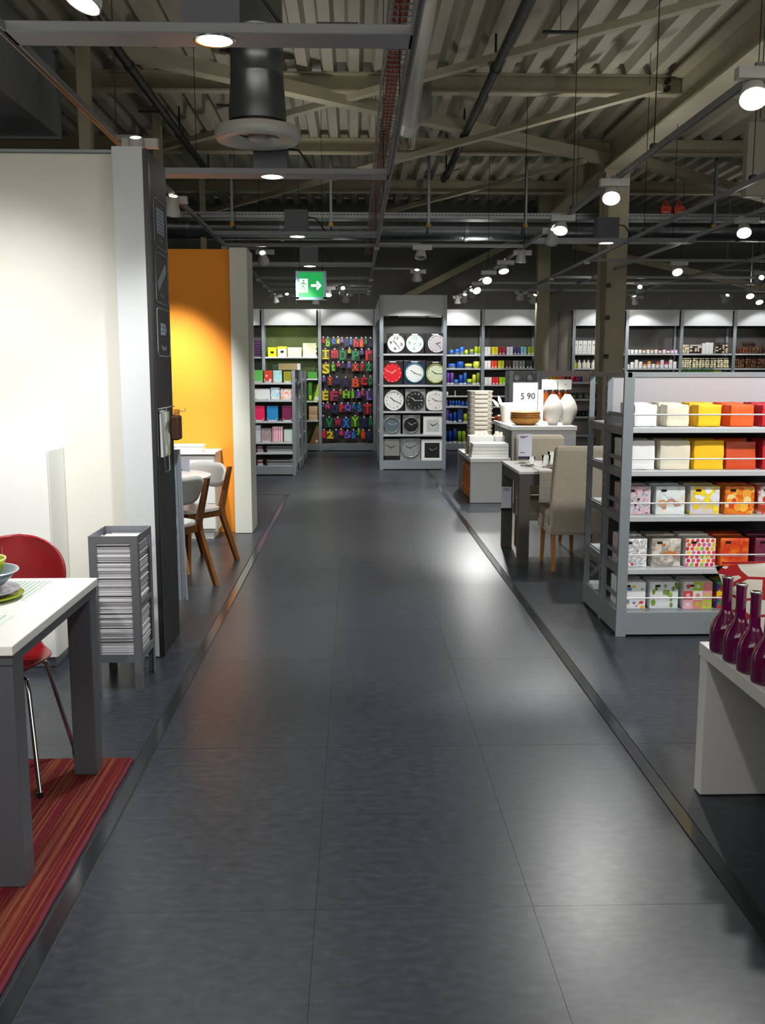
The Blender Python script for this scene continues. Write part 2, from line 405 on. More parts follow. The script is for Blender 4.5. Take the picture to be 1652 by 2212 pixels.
# cable ladder with red cables
t = thing('cable_ladder', 'narrow cable ladder carrying red cables above the aisle', 'cable ladder', (.285, 0, 3.66))
for s_ in (-.075, .075): MB().box(s_ - .006, s_ + .006, 2.6, 18, -.01, .04).build('side_rail', GALV, t)
RED = mat('red_cable', 'a83a22', .5)
q = MB()
for k in range(3): q.tube([(-.03 + k * .03, 2.6, .012), (-.03 + k * .03, 18, .012)], .013, 6)
q.build('cable', RED, t)
q = MB()
for i in range(150): q.box(-.07, .07, 2.65 + i * .1, 2.66 + i * .1, -.012, -.004)
o = q.build('rungs', GALV, t); o['kind'] = 'stuff'
MB().tube([(.10, 2.6, .02), (.10, 18, .02)], .008, 6).build('cable', mat('blue_cable', '3d55b0', .5), t)
# white pipe ending in a clear cup, with grey cylinder behind
t = thing('white_hanging_pipe', 'white pipe under the roof ending in a clear cup', 'pipe')
a = at(922, -20, 7.4); b_ = at(884, 262, 10.4)
MB().tube([a, b_], .085, 16).build('pipe', mat('white_pvc', 'bdbdb6', .4), t)
c0 = at(884, 262, 10.4); c1 = at(880, 285, 10.5); c2 = at(878, 322, 10.55)
MB().tube([c0, c1], .10, 16).build('collar', LAMPW, t)
MB().tube([c1, c2], [.10, .085], 12).build('cup', CLEAR, t)
o = MB(); p = at(905, 262, 11.4); o.tube([(p.x, 11.0, p.z - .02), (p.x, 11.05, p.z), (p.x, 11.3, p.z + .7)], [.05, .12, .12], 20); o = o.build('grey_canister', mat('canister_grey', '77776e', .5)); tag(o, 'grey rounded canister hanging beside the white pipe', 'canister')
# white square hood at the right edge
o = thing('hanging_sign_box', 'blank white box hanging from the roof at the right edge', 'box', (3.75, 8.3, 0))
MB().bbox(-.46, .5, -.05, .05, 3.02, 3.62, .01).build('case', mat('sign_box_grey', '9c998c', .6), o)
for s_ in (-.35, .4): MB().tube([(s_, 0, 3.66), (s_, 0, 4.83)], .004, 5).build('wire', DARKPIPE, o)
# smoke detectors and little plates
for i, (px, py, Y) in enumerate(((1210, 72, 9.0), (330, 243, 11.5), (500, 230, 11.0))):
    p = at(px, py, Y); o = thing('wire_hanger_plate', ['small dark hanger plate under the roof deck right of the aisle', 'small dark hanger plate left of the aisle beside the sprinkler pipe', 'small dark hanger plate beside the round air pipe'][i], 'bracket', p)
    MB().box(-.16, .16, -.02, .02, 0, .02).build('plate', DARKPIPE, o); MB().tube([(0, 0, 0), (0, 0, max(.05, 4.83 - p.z))], .003, 5).build('wire', DARKPIPE, o)

# ---------------------------------------------------------------- lighting tracks and lamps
ZT = 3.0
def track(X, y0, y1, label, wires):
    t = thing('lighting_track', label, 'lighting track', (X, 0, ZT))
    q = MB(); q.box(-.018, .018, y0, y1, 0, .035); q.build('rail', ALU, t)
    MB().box(-.008, .008, y0, y1, -.002, .001).build('rail_groove', BLACK, t)
    for yy in wires:
        MB().tube([(0, yy, .03), (0, yy, 1.83)], .0035, 5).build('wire', DARKPIPE, t)
        MB().box(-.02, .02, yy - .03, yy + .03, .03, .06).build('clamp', DARKPIPE, t)
    return t
track(-1.50, 1.2, 18.75, 'left lighting track running lengthwise above the partitions', (3.2, 6.4, 9.6, 12.6, 15.8))
track(.268, 1.2, 18.75, 'middle lighting track running lengthwise above the aisle', (2.8, 5.8, 8.9, 11.9, 15))
track(2.0, 1.2, 18.75, 'right lighting track running lengthwise above the dining table', (4.3, 6.6, 9.0, 11.5, 14.6))
track(3.08, 1.2, 18.75, 'second lighting track from the aisle on the right side', (4.6, 7.6, 10.4, 13.6))
track(3.72, 1.2, 18.75, 'third lighting track from the aisle on the right side', (5.5, 8.4, 11.4))
track(5.2, 1.2, 18.75, 'outermost lighting track on the right side', (6.5, 9.4, 12.5, 15.5))

UPB, UPS = 10.5, 6.5
def roof_fill(t, loc, power):      # upward fill added at some lamps to brighten the roof
    l = bpy.data.lights.new('roof_fill', 'SPOT'); l.energy = power * LAMP; l.spot_size = math.radians(168); l.spot_blend = 1.0; l.shadow_soft_size = .12; l.color = (1, .97, .92)
    link('roof_fill', l, t, loc, (PI, 0, 0))
def lamp_bar(Y, x0, x1, lamp_x, label, power):
    t = thing('lamp_bar', label, 'lamp bar', (0, Y, ZT))
    q = MB(); q.bbox(x0, x1, -.095, .095, 0, .045, .006); q.build('profile', mat('bar_grey', '8f9298', .5, .05), t)
    if lamp_x is not None:
        M = Matrix.Translation((lamp_x, 0, -.001))
        MB().lathe([(.078, -.002), (.09, -.004), (.092, .001)], 28, None, M).build('trim_ring', CHROME, t)
        MB().lathe([(.077, .001), (.05, .002), (.0, .002)], 24, None, Matrix.Translation((lamp_x, 0, -.003))).build('lens', lens(9), t)
        MB().box(lamp_x - .13, lamp_x + .12, -.08, .08, .045, .27).build('driver_box', mat('driver_grey', '585d63', .45, .3), t)
        MB().tube([(lamp_x + .12, 0, .2), (lamp_x + .2, 0, .19), (lamp_x + .3, 0, .06), (lamp_x + .36, 0, .05)], .008, 6).build('cable', BLACK, t)
        MB().box(lamp_x + .45, lamp_x + .63, -.05, .05, .045, .065).build('cover_plate', BLACK, t)
        l = bpy.data.lights.new('downlight', 'SPOT'); l.energy = power * LAMP; l.spot_size = math.radians(95); l.spot_blend = .6; l.shadow_soft_size = .05; l.color = (1, .995, .975)
        lo = link('downlight', l, t, (lamp_x, 0, -.03))
        roof_fill(t, (lamp_x, 0, .33), UPB)
    return t
BAR = [(4.48, 'nearest'), (7.45, 'second'), (10.64, 'third'), (13.57, 'fourth')]
for Y, nm in BAR:
    lamp_bar(Y, -1.5, .268, -.607, nm + ' grey lamp bar with a downlight over the left of the aisle', 55)
for Y, nm in ((11.49, 'near the orange partition top'), (15.43, 'just behind the exit sign'), (16.5, 'second behind the exit sign'), (17.5, 'third behind the exit sign'), (18.15, 'last before the rear shelves')):
    t = thing('track_crossbar', 'thin grey crossbar between the tracks, ' + nm, 'crossbar', (0, Y, ZT)); MB().box(-1.5, 2.0 if Y == 11.49 else .268, -.018, .018, 0, .035).build('rail', ALU, t)
    for xx in (-1.5, .268): MB().box(xx - .03, xx + .03, -.03, .03, -.03, .0).build('connector', LAMPW, t)
lamp_bar(11.07, 2.0, 3.85, 2.855, 'grey lamp bar with a downlight over the right side near the column', 45)
for Y, x0, x1, nm in ((12.9, 3.08, 6.8, 'nearest of those right of the column'), (15.2, 3.08, 6.8, 'middle of those right of the column'), (16.2, 2.0, 7.4, 'second from the rear right of the column'), (17.6, 2.0, 7.6, 'furthest back right of the column')):
    t = thing('track_crossbar', 'thin grey crossbar between the tracks, ' + nm, 'crossbar', (0, Y, ZT)); MB().box(x0, x1, -.018, .018, 0, .035).build('rail', ALU, t)
    for xx in (x0, x1): MB().box(xx - .03, xx + .03, -.03, .03, -.03, 0).build('connector', LAMPW, t)

TRX = (-1.5, .268, 2.0, 3.08, 3.72, 5.2)
def spot(px, py, aim, label, power=60, size=80, on=True, up=0, z=2.86, glow=14, blend=.22):
    p = atz(px, py, z) if py else Vector(px)
    t = thing('track_spotlight', label, 'spotlight', p, 0, 'track spotlights')
    d = (Vector(aim) - p).normalized(); Q = Vector((0, 0, -1)).rotation_difference(d)
    M = Q.to_matrix().to_4x4()
    h = MB().lathe([(.035, .15), (.045, .14), (.047, .09), (.066, .02), (.07, -.005), (.066, -.006), (.06, .01)], 20, None, M).build('housing', LAMPW, t)
    if on:
        MB().lathe([(.061, .004), (.03, -.004), (0, -.006)], 20, None, M).build('lens', lens(glow), t)
    else:
        MB().lathe([(.061, .006), (0, .03)], 20, None, M).build('lens', mat('lamp_off', '6a6a66', .3), t)
    top = M @ Vector((0, 0, .09))
    near = min(TRX, key=lambda a: abs(a - p.x))
    if abs(near - p.x) > .04:
        if abs(near - p.x) < .75: MB().box(min(0, near - p.x), max(0, near - p.x), -.012, .012, ZT - p.z, ZT - p.z + .022).build('carrier_arm', ALU, t)
        else: MB().tube([(0, 0, ZT - p.z - .01), (0, 0, 4.9 - p.z)], .006, 6).build('drop_rod', ALU, t)
    MB().box(-.09, .13, -.03, .03, ZT - p.z - .055, ZT - p.z - .002).build('adapter', LAMPW, t)
    MB().tube([top, (0, 0, ZT - p.z - .05)], .014, 8).build('stem', LAMPW, t)
    if on and power:
        l = bpy.data.lights.new('spot', 'SPOT'); l.energy = power * LAMP; l.spot_size = math.radians(size); l.spot_blend = blend; l.shadow_soft_size = .05; l.color = (1, .995, .975)
        lo = link('spot', l, t, M @ Vector((0, 0, -.03))); lo.rotation_euler = Q.to_euler()
        if up: roof_fill(t, (0, 0, ZT - p.z + .08), UPS * up)
    return t
# ---- left side
spot(178, 4, (-1.75, 3.25, .77), 'bright spotlight at the upper left corner aimed at the white table', 22, 70, z=2.90)
spot((-1.5, 3.75, 2.86), None, (-2.25, 5.24, .55), 'spotlight outside the left edge aimed at the white partition', 78, 88, blend=1.0)
spot(372, 462, (-1.9, 9.34, .85), 'spotlight beside the dark info board aimed at the orange partition', 180, 62, blend=.9)
spot((-1.35, 6.3, 2.86), None, (-1.45, 7.5, .6), 'spotlight hidden behind the dark info board above the round table', 40, 70)
spot(569, 565, (-1.1, 14.5, .9), 'spotlight right of the white pillar aimed at the notebook shelf', 60, 70)
spot(595, 652, (-1.2, 19.1, 1.25), 'bright spotlight low above the left rear shelf, left of the exit sign', 34, 52)
spot(741, 633, (-.15, 19.1, 1.4), 'tilted spotlight right of the exit sign aimed at the letters', 34, 35)
spot(708, 637, (-.7, 15.8, .6), 'spotlight peeping out right of the exit sign', 25, 80)
spot(682, 656, (-.9, 19.1, 1.4), 'tilted spotlight below the exit sign', 0, 70)
spot((-.15, 18.2, 2.87), None, (-.14, 19.2, 1.87), 'dark housed spotlight above the letter display', 11, 71)
spot((-1.235, 18.2, 2.87), None, (-1.235, 19.2, 1.87), 'dark housed spotlight above the lime box shelf', 11, 71)
spot((-2.35, 18.2, 2.87), None, (-2.35, 19.2, 1.87), 'dark housed spotlight above the purple tray shelf', 11, 71)
spot(900, 604, (.93, 15.2, .9), 'dark housed spotlight aimed at the clock shelf', 48, 88)
spot(908, 556, (.6, 10.6, .5), 'unlit spotlight above the middle of the aisle', 0, 80, on=False)
# ---- right side
spot(1628, 212, (1.5, 3.1, .55), 'glaring spotlight at the upper right edge above the purple bottles', 45, 74, glow=80, up=1.3)
spot((2.75, 4.2, 2.86), None, (2.25, 5.6, .5), 'spotlight out at the right edge above the napkin shelf', 95, 84)
spot(1320, 428, (1.35, 5.2, 0), 'large spotlight in front of the steel column', 40, 66, up=1)
spot(1210, 498, (1.45, 7.9, .75), 'spotlight left of the steel column above the dining table', 48, 60)
spot(1088, 586, (2.15, 11.9, 1.0), 'upper spotlight of the cluster above the display tables', 70, 50)
spot(1052, 606, (1.7, 12.0, .7), 'lower bright spotlight of the cluster above the display tables', 70, 50)
spot(1030, 628, (2.6, 14.0, 1.2), 'spotlight of the rear cluster nearest the display tables', 36, 70, up=1)
spot((2.0, 9.95, 2.86), None, (1.85, 11.75, .9), 'added spotlight aimed away at the display tables', 45, 50)  # extra lamp added to brighten the display table goods from the front
spot((2.0, 11.75, 2.86), None, (1.9, 12.0, .6), 'dark housed spotlight straight above the display tables', 85, 62)
spot(1018, 640, (2.2, 19.1, 1.15), 'middle spotlight of the rear cluster above the candles', 34, 38)
spot(988, 655, (1.95, 19.1, .9), 'lowest spotlight of the rear cluster beside the clock shelf', 12, 50)
spot((2.05, 18.2, 2.87), None, (2.0, 19.2, 1.87), 'dark housed spotlight above the left candle shelf', 11, 71)
spot(1150, 652, (3.03, 19.2, 1.6), 'bright spotlight above the right candle shelf', 10, 75)
spot((3.0, 17.6, 2.87), None, (3.05, 19.2, 1.3), 'unlit spotlight above the right candle shelf', 0, 97, on=False)
spot(1298, 615, (4.7, 19.1, 1.6), 'spotlight half hidden behind the steel column', 45, 30)
spot(1382, 628, (5.7, 19.1, 1.6), 'upper spotlight just right of the steel column', 40, 34)
spot(1373, 655, (5.9, 19.2, 1.6), 'lower spotlight just right of the steel column', 10, 75)
spot((4.85, 18.2, 2.87), None, (4.85, 19.2, 1.87), 'dark housed spotlight above the white box shelf behind the column', 11, 71)
spot((6.98, 18.2, 2.87), None, (6.98, 19.2, 1.87), 'dark housed spotlight above the cream potpourri shelf', 11, 71)
spot((8.05, 18.2, 2.87), None, (8.05, 19.2, 1.87), 'dark housed spotlight above the brown potpourri shelf', 11, 71)
spot(1607, 503, (3.2, 7.5, .8), 'large spotlight far right in front of the rear shelves', 40, 80, up=1.3)
spot(1463, 588, (4.2, 10.8, .5), 'spotlight right of the column below the crossbars', 30, 80, up=1)
spot(1640, 607, (7.0, 19.1, 1.55), 'upper spotlight at the right edge above the potpourri', 60, 28)
spot(1620, 640, (6.6, 15, .5), 'middle spotlight at the right edge above the potpourri', 20, 80, up=1)
spot(1640, 653, (7.6, 16.5, .5), 'lowest spotlight at the right edge above the potpourri', 20, 80)
# unseen fill lamps added outside the view, built as the same kind
spot((-1.45, .8, 2.86), None, (-1.9, 2.9, .6), 'added fill spotlight behind the viewer on the left track', 45, 90, up=1.3)
spot((.3, 1.4, 2.86), None, (.1, 1.9, 0), 'added fill spotlight behind the viewer on the middle track', 20, 110)
spot((2.0, 1.2, 2.86), None, (1.9, 2.6, .5), 'added fill spotlight behind the viewer on the right track', 12, 85)

# ---- exit sign
p = at(672, 617, 12.9)
t = thing('exit_sign', 'green illuminated exit sign with running figure and arrow', 'sign', (p.x, 12.9, p.z))
GR = mat('exit_green', '0c7d3c', .4, emit=.55); WH = mat('exit_white', 'f2f7f2', .4, emit=1.0); BL = mat('sign_frame', '8fb4c4', .25, .4)
MB().box(-.165, .165, -.015, .015, -.15, .17).build('panel', GR, t)
q = MB(); q.box(-.20, -.16, -.03, .03, -.175, .185); q.box(.16, .20, -.03, .03, -.175, .185); q.box(-.2, .2, -.03, .03, -.185, -.15); q.box(-.2, .2, -.02, .02, .17, .185); q.build('frame', BL, t)
MB().box(-.155, -.045, -.018, -.015, -.085, .085).build('door_symbol', WH, t)
q = MB(); M = Matrix.Translation((-.098, -.019, .062)) @ Matrix.Rotation(PI / 2, 4, 'X'); q.lathe([(0, .001), (.013, .001), (.013, -.001), (0, -.001)], 12, None, M)
for a, b_ in (((-.10, .045), (-.108, -.005)), ((-.10, .04), (-.075, .015)), ((-.075, .015), (-.06, .025)), ((-.105, .04), (-.13, .02)), ((-.13, .02), (-.138, .0)), ((-.108, -.005), (-.085, -.03)), ((-.085, -.03), (-.088, -.07)), ((-.108, -.005), (-.122, -.04)), ((-.122, -.04), (-.15, -.05))):
    q.bar((a[0], -.019, a[1]), (b_[0], -.019, b_[1]), .003, .015)
q.build('running_figure', GR, t)
q = MB(); q.prism([(.0, -.015), (.08, -.015), (.08, .015), (0, .015)], -.018, -.015); q.prism([(.07, -.055), (.085, -.055), (.135, 0), (.085, .055), (.07, .055), (.07, .035), (.10, 0), (.07, -.035)], -.018, -.015); q.build('arrow', WH, t)
for s_ in (-.15, .15): MB().tube([(s_, 0, .18), (s_, 0, 4.9 - p.z)], .003, 5).build('wire', DARKPIPE, t)


# ================================================================ PARTITIONS ON THE LEFT
t = thing('display_partition', 'tall white partition wall with a grey end post and dark info board', 'partition')
MB().box(-3.9, -1.236, 5.24, 5.36, 0, 2.685).build('panel', WALLW, t)
MB().box(-3.9, -1.236, 5.22, 5.38, 2.685, 2.70).build('top_cap', GREYD, t)
MB().bbox(-1.236, -1.080, 5.14, 5.645, .004, 2.70, .003).build('end_post', mat('post_paint', 'bfc3c5', .6), t)
bd = MB().box(-1.080, -1.058, 5.145, 5.64, .0, 2.69).build('info_board', mat('anthracite_board', '1a1b1e', .5), t)
MB().box(-1.058, -1.054, 5.15, 5.19, .0, 2.69).build('board_edge', BLACK, bd)
LINE = mat('print_light_grey', '8f9498', .6)
XB = -1.0565
def rrect(y0, y1, z0, z1, r=.03, w=.006):
    pts = []
    for cy, cz, a0 in ((y1 - r, z1 - r, 0), (y0 + r, z1 - r, 90), (y0 + r, z0 + r, 180), (y1 - r, z0 + r, 270)):
        for k in range(5): a = math.radians(a0 + k * 22.5); pts.append((XB, cy + r * math.cos(a), cz + r * math.sin(a)))
    q = MB()
    for i in range(len(pts)): q.bar(pts[i], pts[(i + 1) % len(pts)], .004, .006)
    return q
for (z0, z1, word) in ((2.225, 2.475, 'Paper'), (1.93, 2.195, 'Meter'), (1.645, 1.90, 'Pencil')):
    rrect(5.27, 5.61, z0, z1).build('icon_frame', LINE, bd)
    put_text(word, .11, .028, LINE, bd, (XB, 5.44, z0 + .045), (0, 0, PI / 2), 'lettering', .001)
ICON = mat('icon_blue_grey', '9fb0c4', .6)
MB().box(XB - .002, XB + .001, 5.345, 5.535, 2.30, 2.435).build('paper_icon', ICON, bd)
q = MB()
for k in range(6): q.box(XB + .001, XB + .002, 5.36, 5.52, 2.315 + k * .02, 2.318 + k * .02)
q.build('paper_icon_lines', BLACK, bd)
q = MB(); M = Matrix.Translation((XB, 5.44, 2.075)) @ Matrix.Rotation(math.radians(28), 4, 'X'); q.box(-.002, .001, -.125, .125, -.026, .026, None, M); q.build('ruler_icon', ICON, bd)
q = MB()
for k in range(3): q.box(XB - .002, XB + .001, 5.37, 5.49, 1.76 + k * .022, 1.779 + k * .022)
vs = [(XB, 5.49, 1.76), (XB, 5.49, 1.823), (XB, 5.53, 1.79)]; q._add(vs, [(0, 1, 2)]); q.build('pencil_icon', ICON, bd)
# leaflets and holders hanging on the board
t = thing('leaflet_holder', 'wire holder with white and green leaflets on the dark board', 'leaflet holder', (-1.056, 5.31, 1.10))
q = MB()
q.tube([(.02, -.1, .26), (.03, -.1, -.08), (.03, .02, -.08), (.02, .02, .26)], .003, 6); q.tube([(.0, -.1, .26), (.05, -.1, .27), (.05, .1, .27), (.0, .1, .26)], .003, 6); q.build('wire_loop', ALU, t)
MB().box(.004, .02, -.09, -.01, 0, .25).build('leaflet', PAPER, t)
MB().box(.006, .022, .0, .1, .0, .24).build('leaflet', pattern('leaflet_green', ['e8ecf0', '9ab83a', 'dfe4ea', '5a6470'], 'voronoi', 16), t)
t = thing('pencil_pouch', 'small brown pencil pouch clipped to the dark board edge', 'pouch', (-1.056, 5.58, 1.17))
MB().bbox(.0, .05, -.055, .06, 0, .14, .01).build('pouch', mat('brown_card', '4a2c1c', .6), t)
for k in range(4): MB().tube([(.012 + .009 * k, .02, .02), (.012 + .009 * k, .03, .175)], .004, 6).build('pencil', BEECH, t)
MB().tube([(.0, .05, .14), (.045, .05, .165), (.07, .055, .16), (.07, .06, .18)], .003, 6).build('hook', ALU, t)
t = thing('paper_tape_bundle', 'bundle of long pale paper measuring tapes hanging from the board', 'paper tapes', (-1.052, 5.62, .21))
for k in range(7):
    q = MB(); q.bar((.004 + .004 * k, .0 + .006 * (k % 3), .90), (.006 + .007 * k, .01 * (k % 2), .0 + .012 * (k % 3)), .0015, .012); q.build('tape', mat('tape_grey', '9aa2ae', .7), t)

t = thing('display_partition', 'orange partition wall with a white end pillar behind the round table', 'partition')
MB().box(-3.9, -1.165, 9.34, 9.46, 0, 2.705).build('panel', mat('orange_wall_paint', 'd9861a', .75, bump=.04, bscale=150), t)
MB().bbox(-1.165, -1.0, 9.24, 9.73, .003, 2.71, .003).build('end_post', mat('pillar_paint', 'c6c8bd', .65), t)

# ---- white cupboard against the white partition
t = thing('cupboard', 'tall narrow white cupboard against the white partition', 'cupboard')
MB().bbox(-2.2, -1.578, 4.965, 5.235, .06, 1.158, .003).build('body', WHITE, t)
for x0, x1 in ((-2.198, -1.892), (-1.888, -1.580)): MB().bbox(x0, x1, 4.945, 4.964, .065, 1.152, .002).build('door', WHITE, t)
MB().box(-2.18, -1.6, 5.0, 5.22, .0, .06).build('plinth', GREY, t)

# ---- rug
rm = bpy.data.materials.new('striped_rug'); rm.use_nodes = True
nt = rm.node_tree; b = nt.nodes['Principled BSDF']; b.inputs['Roughness'].default_value = .95; b.inputs['Specular IOR Level'].default_value = .1
ge = nt.nodes.new('ShaderNodeNewGeometry'); mp = nt.nodes.new('ShaderNodeMapping'); mp.inputs['Scale'].default_value = (1, .0016, 0)
nt.links.new(ge.outputs['Position'], mp.inputs[0])
nz = nt.nodes.new('ShaderNodeTexNoise'); nz.inputs['Scale'].default_value = 75; nz.inputs['Detail'].default_value = 8; nz.inputs['Roughness'].default_value = .85; nt.links.new(mp.outputs[0], nz.inputs['Vector'])
rr = nt.nodes.new('ShaderNodeValToRGB'); nt.links.new(nz.outputs['Fac'], rr.inputs[0])
fill_ramp(rr, ['2a1636', '5c1220', '8c1c14', '33201a', '9a2412', '6a1430', '2e1a20', '7c1814', '6b5a3a', '94281a', '3c2a50', '86785c', '701a20', '4a2c20'], .28, .72)
mp2 = nt.nodes.new('ShaderNodeMapping'); mp2.inputs['Scale'].default_value = (60, 240, 1); nt.links.new(ge.outputs['Position'], mp2.inputs[0])
n3 = nt.nodes.new('ShaderNodeTexNoise'); n3.inputs['Scale'].default_value = 3; nt.links.new(mp2.outputs[0], n3.inputs['Vector'])
m3 = nt.nodes.new('ShaderNodeMapRange'); m3.inputs[3].default_value = .5; m3.inputs[4].default_value = 1.15; nt.links.new(n3.outputs['Fac'], m3.inputs[0])
vm = nt.nodes.new('ShaderNodeVectorMath'); vm.operation = 'SCALE'; nt.links.new(rr.outputs[0], vm.inputs[0]); nt.links.new(m3.outputs[0], vm.inputs['Scale']); nt.links.new(vm.outputs[0], b.inputs['Base Color'])
bpn = nt.nodes.new('ShaderNodeBump'); bpn.inputs['Strength'].default_value = .6; bpn.inputs['Distance'].default_value = .004; nt.links.new(n3.outputs['Fac'], bpn.inputs['Height']); nt.links.new(bpn.outputs[0], b.inputs['Normal'])
t = thing('rug', 'red striped woven rug under the white table', 'rug')
q = MB(); N = 40
vs = []; fs = []
for i in range(N + 1):
    yy = .9 + (3.72 - .9) * i / N; e = -.905 + .0015 * math.sin(i * 1.7) + .002 * math.sin(i * .3) + (.012 if i == N else 0)
    vs += [(-2.7, yy, .012), (e - .02, yy, .013), (e, yy, .004), (e, yy, 0), (-2.7, yy, 0)]
for i in range(N):
    for k in range(4): fs.append((i * 5 + k, i * 5 + k + 1, i * 5 + k + 6, i * 5 + k + 5))
q._add(vs, fs); q._add(vs[-5:], [(0, 1, 2, 3, 4)]); q._add(vs[:5], [(4, 3, 2, 1, 0)])
q.build('weave', rm, t)
q = MB().tube([(-.905 + .0015 * math.sin(i * 1.7) + .002 * math.sin(i * .3), .9 + 2.82 * i / N, .006) for i in range(N + 1)], .008, 6); q.build('edging', mat('rug_edge', '5a1024', .95), t)

# ---- white dining table on the left
TG = mat('table_leg_grey', '5d6068', .45, .3)
t = thing('dining_table', 'white topped dining table with square grey legs on the red rug', 'table')
MB().bbox(-2.4, -.995, 2.72, 3.655, .742, .772, .003).build('table_top', WHITE, t)
MB().box(-2.39, -1.0, 2.73, 3.645, .712, .741).build('apron', TG, t)
for x0 in (-2.39, -1.09):
    for y0 in (2.735, 3.555): MB().bbox(x0, x0 + .088, y0, y0 + .088, .014, .712, .003).build('leg', TG, t)
# placemats: thin ribbed sheets
for i, (x0, x1, y0, y1, lb) in enumerate(((-1.56, -1.145, 3.28, 3.60, 'green ribbed see-through placemat at the far side of the white table'), (-1.56, -1.112, 2.80, 3.08, 'green ribbed see-through placemat at the near side of the white table'))):
    t = thing('placemat', lb, 'placemat', (0, 0, .7725), 0, 'green placemats')
    MB().box(x0, x1, y0, y1, 0, .0006).build('sheet', mat('placemat_sheet', 'd5ded8', .5), t)
    n = int((x1 - x0) / .018)
    for k in range(n): MB().box(x0 + .004 + k * .018, x0 + .007 + k * .018, y0 + .004, y1 - .004, .0006, .0016).build('rib', mat('placemat_rib', '8faa9c', .5), t)
def bowl(name, label, cat, loc, prof, m, m2=None, grp=None):
    t = thing(name, label, cat, loc, 0, grp)
    MB().lathe(prof, 36).build('body', m, t)
    if m2:
        r, z = max(prof, key=lambda a: a[1]); MB().lathe([(r - .006, z - .002), (r, z + .002), (r + .001, z - .003)], 36).build('rim', m2, t)
    return t
PX0, PY0 = -1.318, 3.31
bowl('plate', 'lime green plate at the bottom of the stack on the white table', 'plate', (PX0, PY0, .7745), [(0, 0), (.08, 0), (.15, .012), (.152, .015), (.08, .006), (0, .006)], mat('lime_glaze', '9aa82a', .2))
bowl('plate', 'pale grey plate second in the stack on the white table', 'plate', (PX0, PY0, .788), [(0, 0), (.075, 0), (.138, .016), (.139, .02), (.075, .007), (0, .007)], mat('grey_glaze', 'a9adb8', .2))
bowl('bowl', 'grey bowl stacked on the plates on the white table', 'bowl', (PX0, PY0, .799), [(0, 0), (.05, 0), (.09, .025), (.138, .075), (.134, .075), (.085, .03), (0, .012)], mat('slate_glaze', '6d7f86', .2), mat('pale_rim', 'c3c9cc', .2))
bowl('bowl', 'lime green bowl on top of the stack on the white table', 'bowl', (PX0, PY0, .825), [(0, 0), (.045, 0), (.085, .045), (.098, .09), (.094, .09), (.08, .045), (0, .01)], mat('lime_glaze', '9aa82a', .2), mat('pale_lime', 'd9dc9a', .2))
t = thing('price_card_holder', 'clear card holder with a purple card at the left edge on the white table', 'card holder', (-1.37, 3.55, .7745), .0)
MB().bbox(-.055, .055, -.004, .004, 0, .145, .003).build('holder', CLEAR, t); MB().box(-.045, .047, -.006, -.004, .01, .11).build('card', mat('lilac_card', 'b9aecf', .6), t); MB().box(-.055, .055, -.03, .03, 0, .006).build('foot', CLEAR, t)

# ---- red moulded chair
t = thing('dining_chair', 'red moulded chair with thin chrome legs behind the white table', 'chair', (-1.385, 3.62, 0))
cl_ = [(-.235, .452, .155), (-.225, .462, .175), (-.19, .468, .195), (-.1, .462, .21), (0, .452, .212), (.08, .447, .19), (.14, .45, .15), (.185, .462, .11), (.22, .49, .098), (.245, .53, .11), (.262, .58, .15), (.275, .63, .185), (.287, .69, .208), (.297, .75, .214), (.306, .80, .205), (.313, .84, .178), (.318, .87, .14), (.321, .89, .09), (.322, .898, .03)]
vs = []; fs = []; K = 14
for i, (yy, zz, hw) in enumerate(cl_):
    for k in range(K + 1):
        u = -1 + 2 * k / K
        back = max(0, min(1, (zz - .47) / .2))
        vs.append((hw * u, yy - .05 * u * u * back * (hw / .21), zz + .012 * u * u * (1 - back)))
for i in range(len(cl_) - 1):
    for k in range(K): fs.append((i * (K + 1) + k, i * (K + 1) + k + 1, (i + 1) * (K + 1) + k + 1, (i + 1) * (K + 1) + k))
o = MB()._add(vs, fs, None, True).build('seat_shell', mat('red_lacquer', '8c0c19', .32), t)
md = o.modifiers.new('solid', 'SOLIDIFY'); md.thickness = .012; md = o.modifiers.new('sub', 'SUBSURF'); md.levels = 1; md.render_levels = 1
for sx in (-1, 1):
    for fy, ty in ((-.262, -.12), (.18, .09)):
        o = MB().tube([(sx * .05, ty * .6, .435), (sx * .13, ty, .432), (sx * .155, ty + (fy - ty) * .07, .415), (sx * .165, ty + (fy - ty) * .16, .37), (sx * .228, fy, .022 if fy < 0 else .008)], .009, 10).build('leg', CHROME, t)
        o = MB().tube([(sx * .2265, fy * .998, .034 if fy < 0 else .02), (sx * .2285, fy, .0145 if fy < 0 else .001)], .0115, 10).build('leg_cap', BLACK, t)
MB().bbox(-.06, .06, -.09, .09, .425, .442, .004).build('mount_plate', BLACK, t)

# ---- magazine stand
t = thing('magazine_stand', 'grey metal stand filled with stacks of white leaflets', 'stand')
SG = mat('stand_grey', '74787e', .45, .35)
X0, X1, Y0, Y1 = -1.285, -1.052, 4.585, 4.90
def frame_panel(a, b, zbase, ztop, horizontal=True):
    """one open side of the stand: two uprights with rails"""
    q = MB(); fw = .035
    ax = Vector(a); bx = Vector(b); d = (bx - ax).normalized()
    def seg(p0, p1, z0, z1): q.bar(p0 + Vector((0, 0, (z0 + z1) / 2)), p1 + Vector((0, 0, (z0 + z1) / 2)), .004, z1 - z0)
    seg(ax, ax + d * fw, 0, ztop); seg(bx - d * fw, bx, 0, ztop)
    seg(ax + d * fw, bx - d * fw, ztop - .035, ztop); seg(ax + d * fw, bx - d * fw, .145, .185)
    for s_, pa in ((1, ax + d * fw), (-1, bx - d * fw)):
        for zc, dz in ((.185, 1), (ztop - .035, -1)):
            for k in range(3):
                pass
    return q
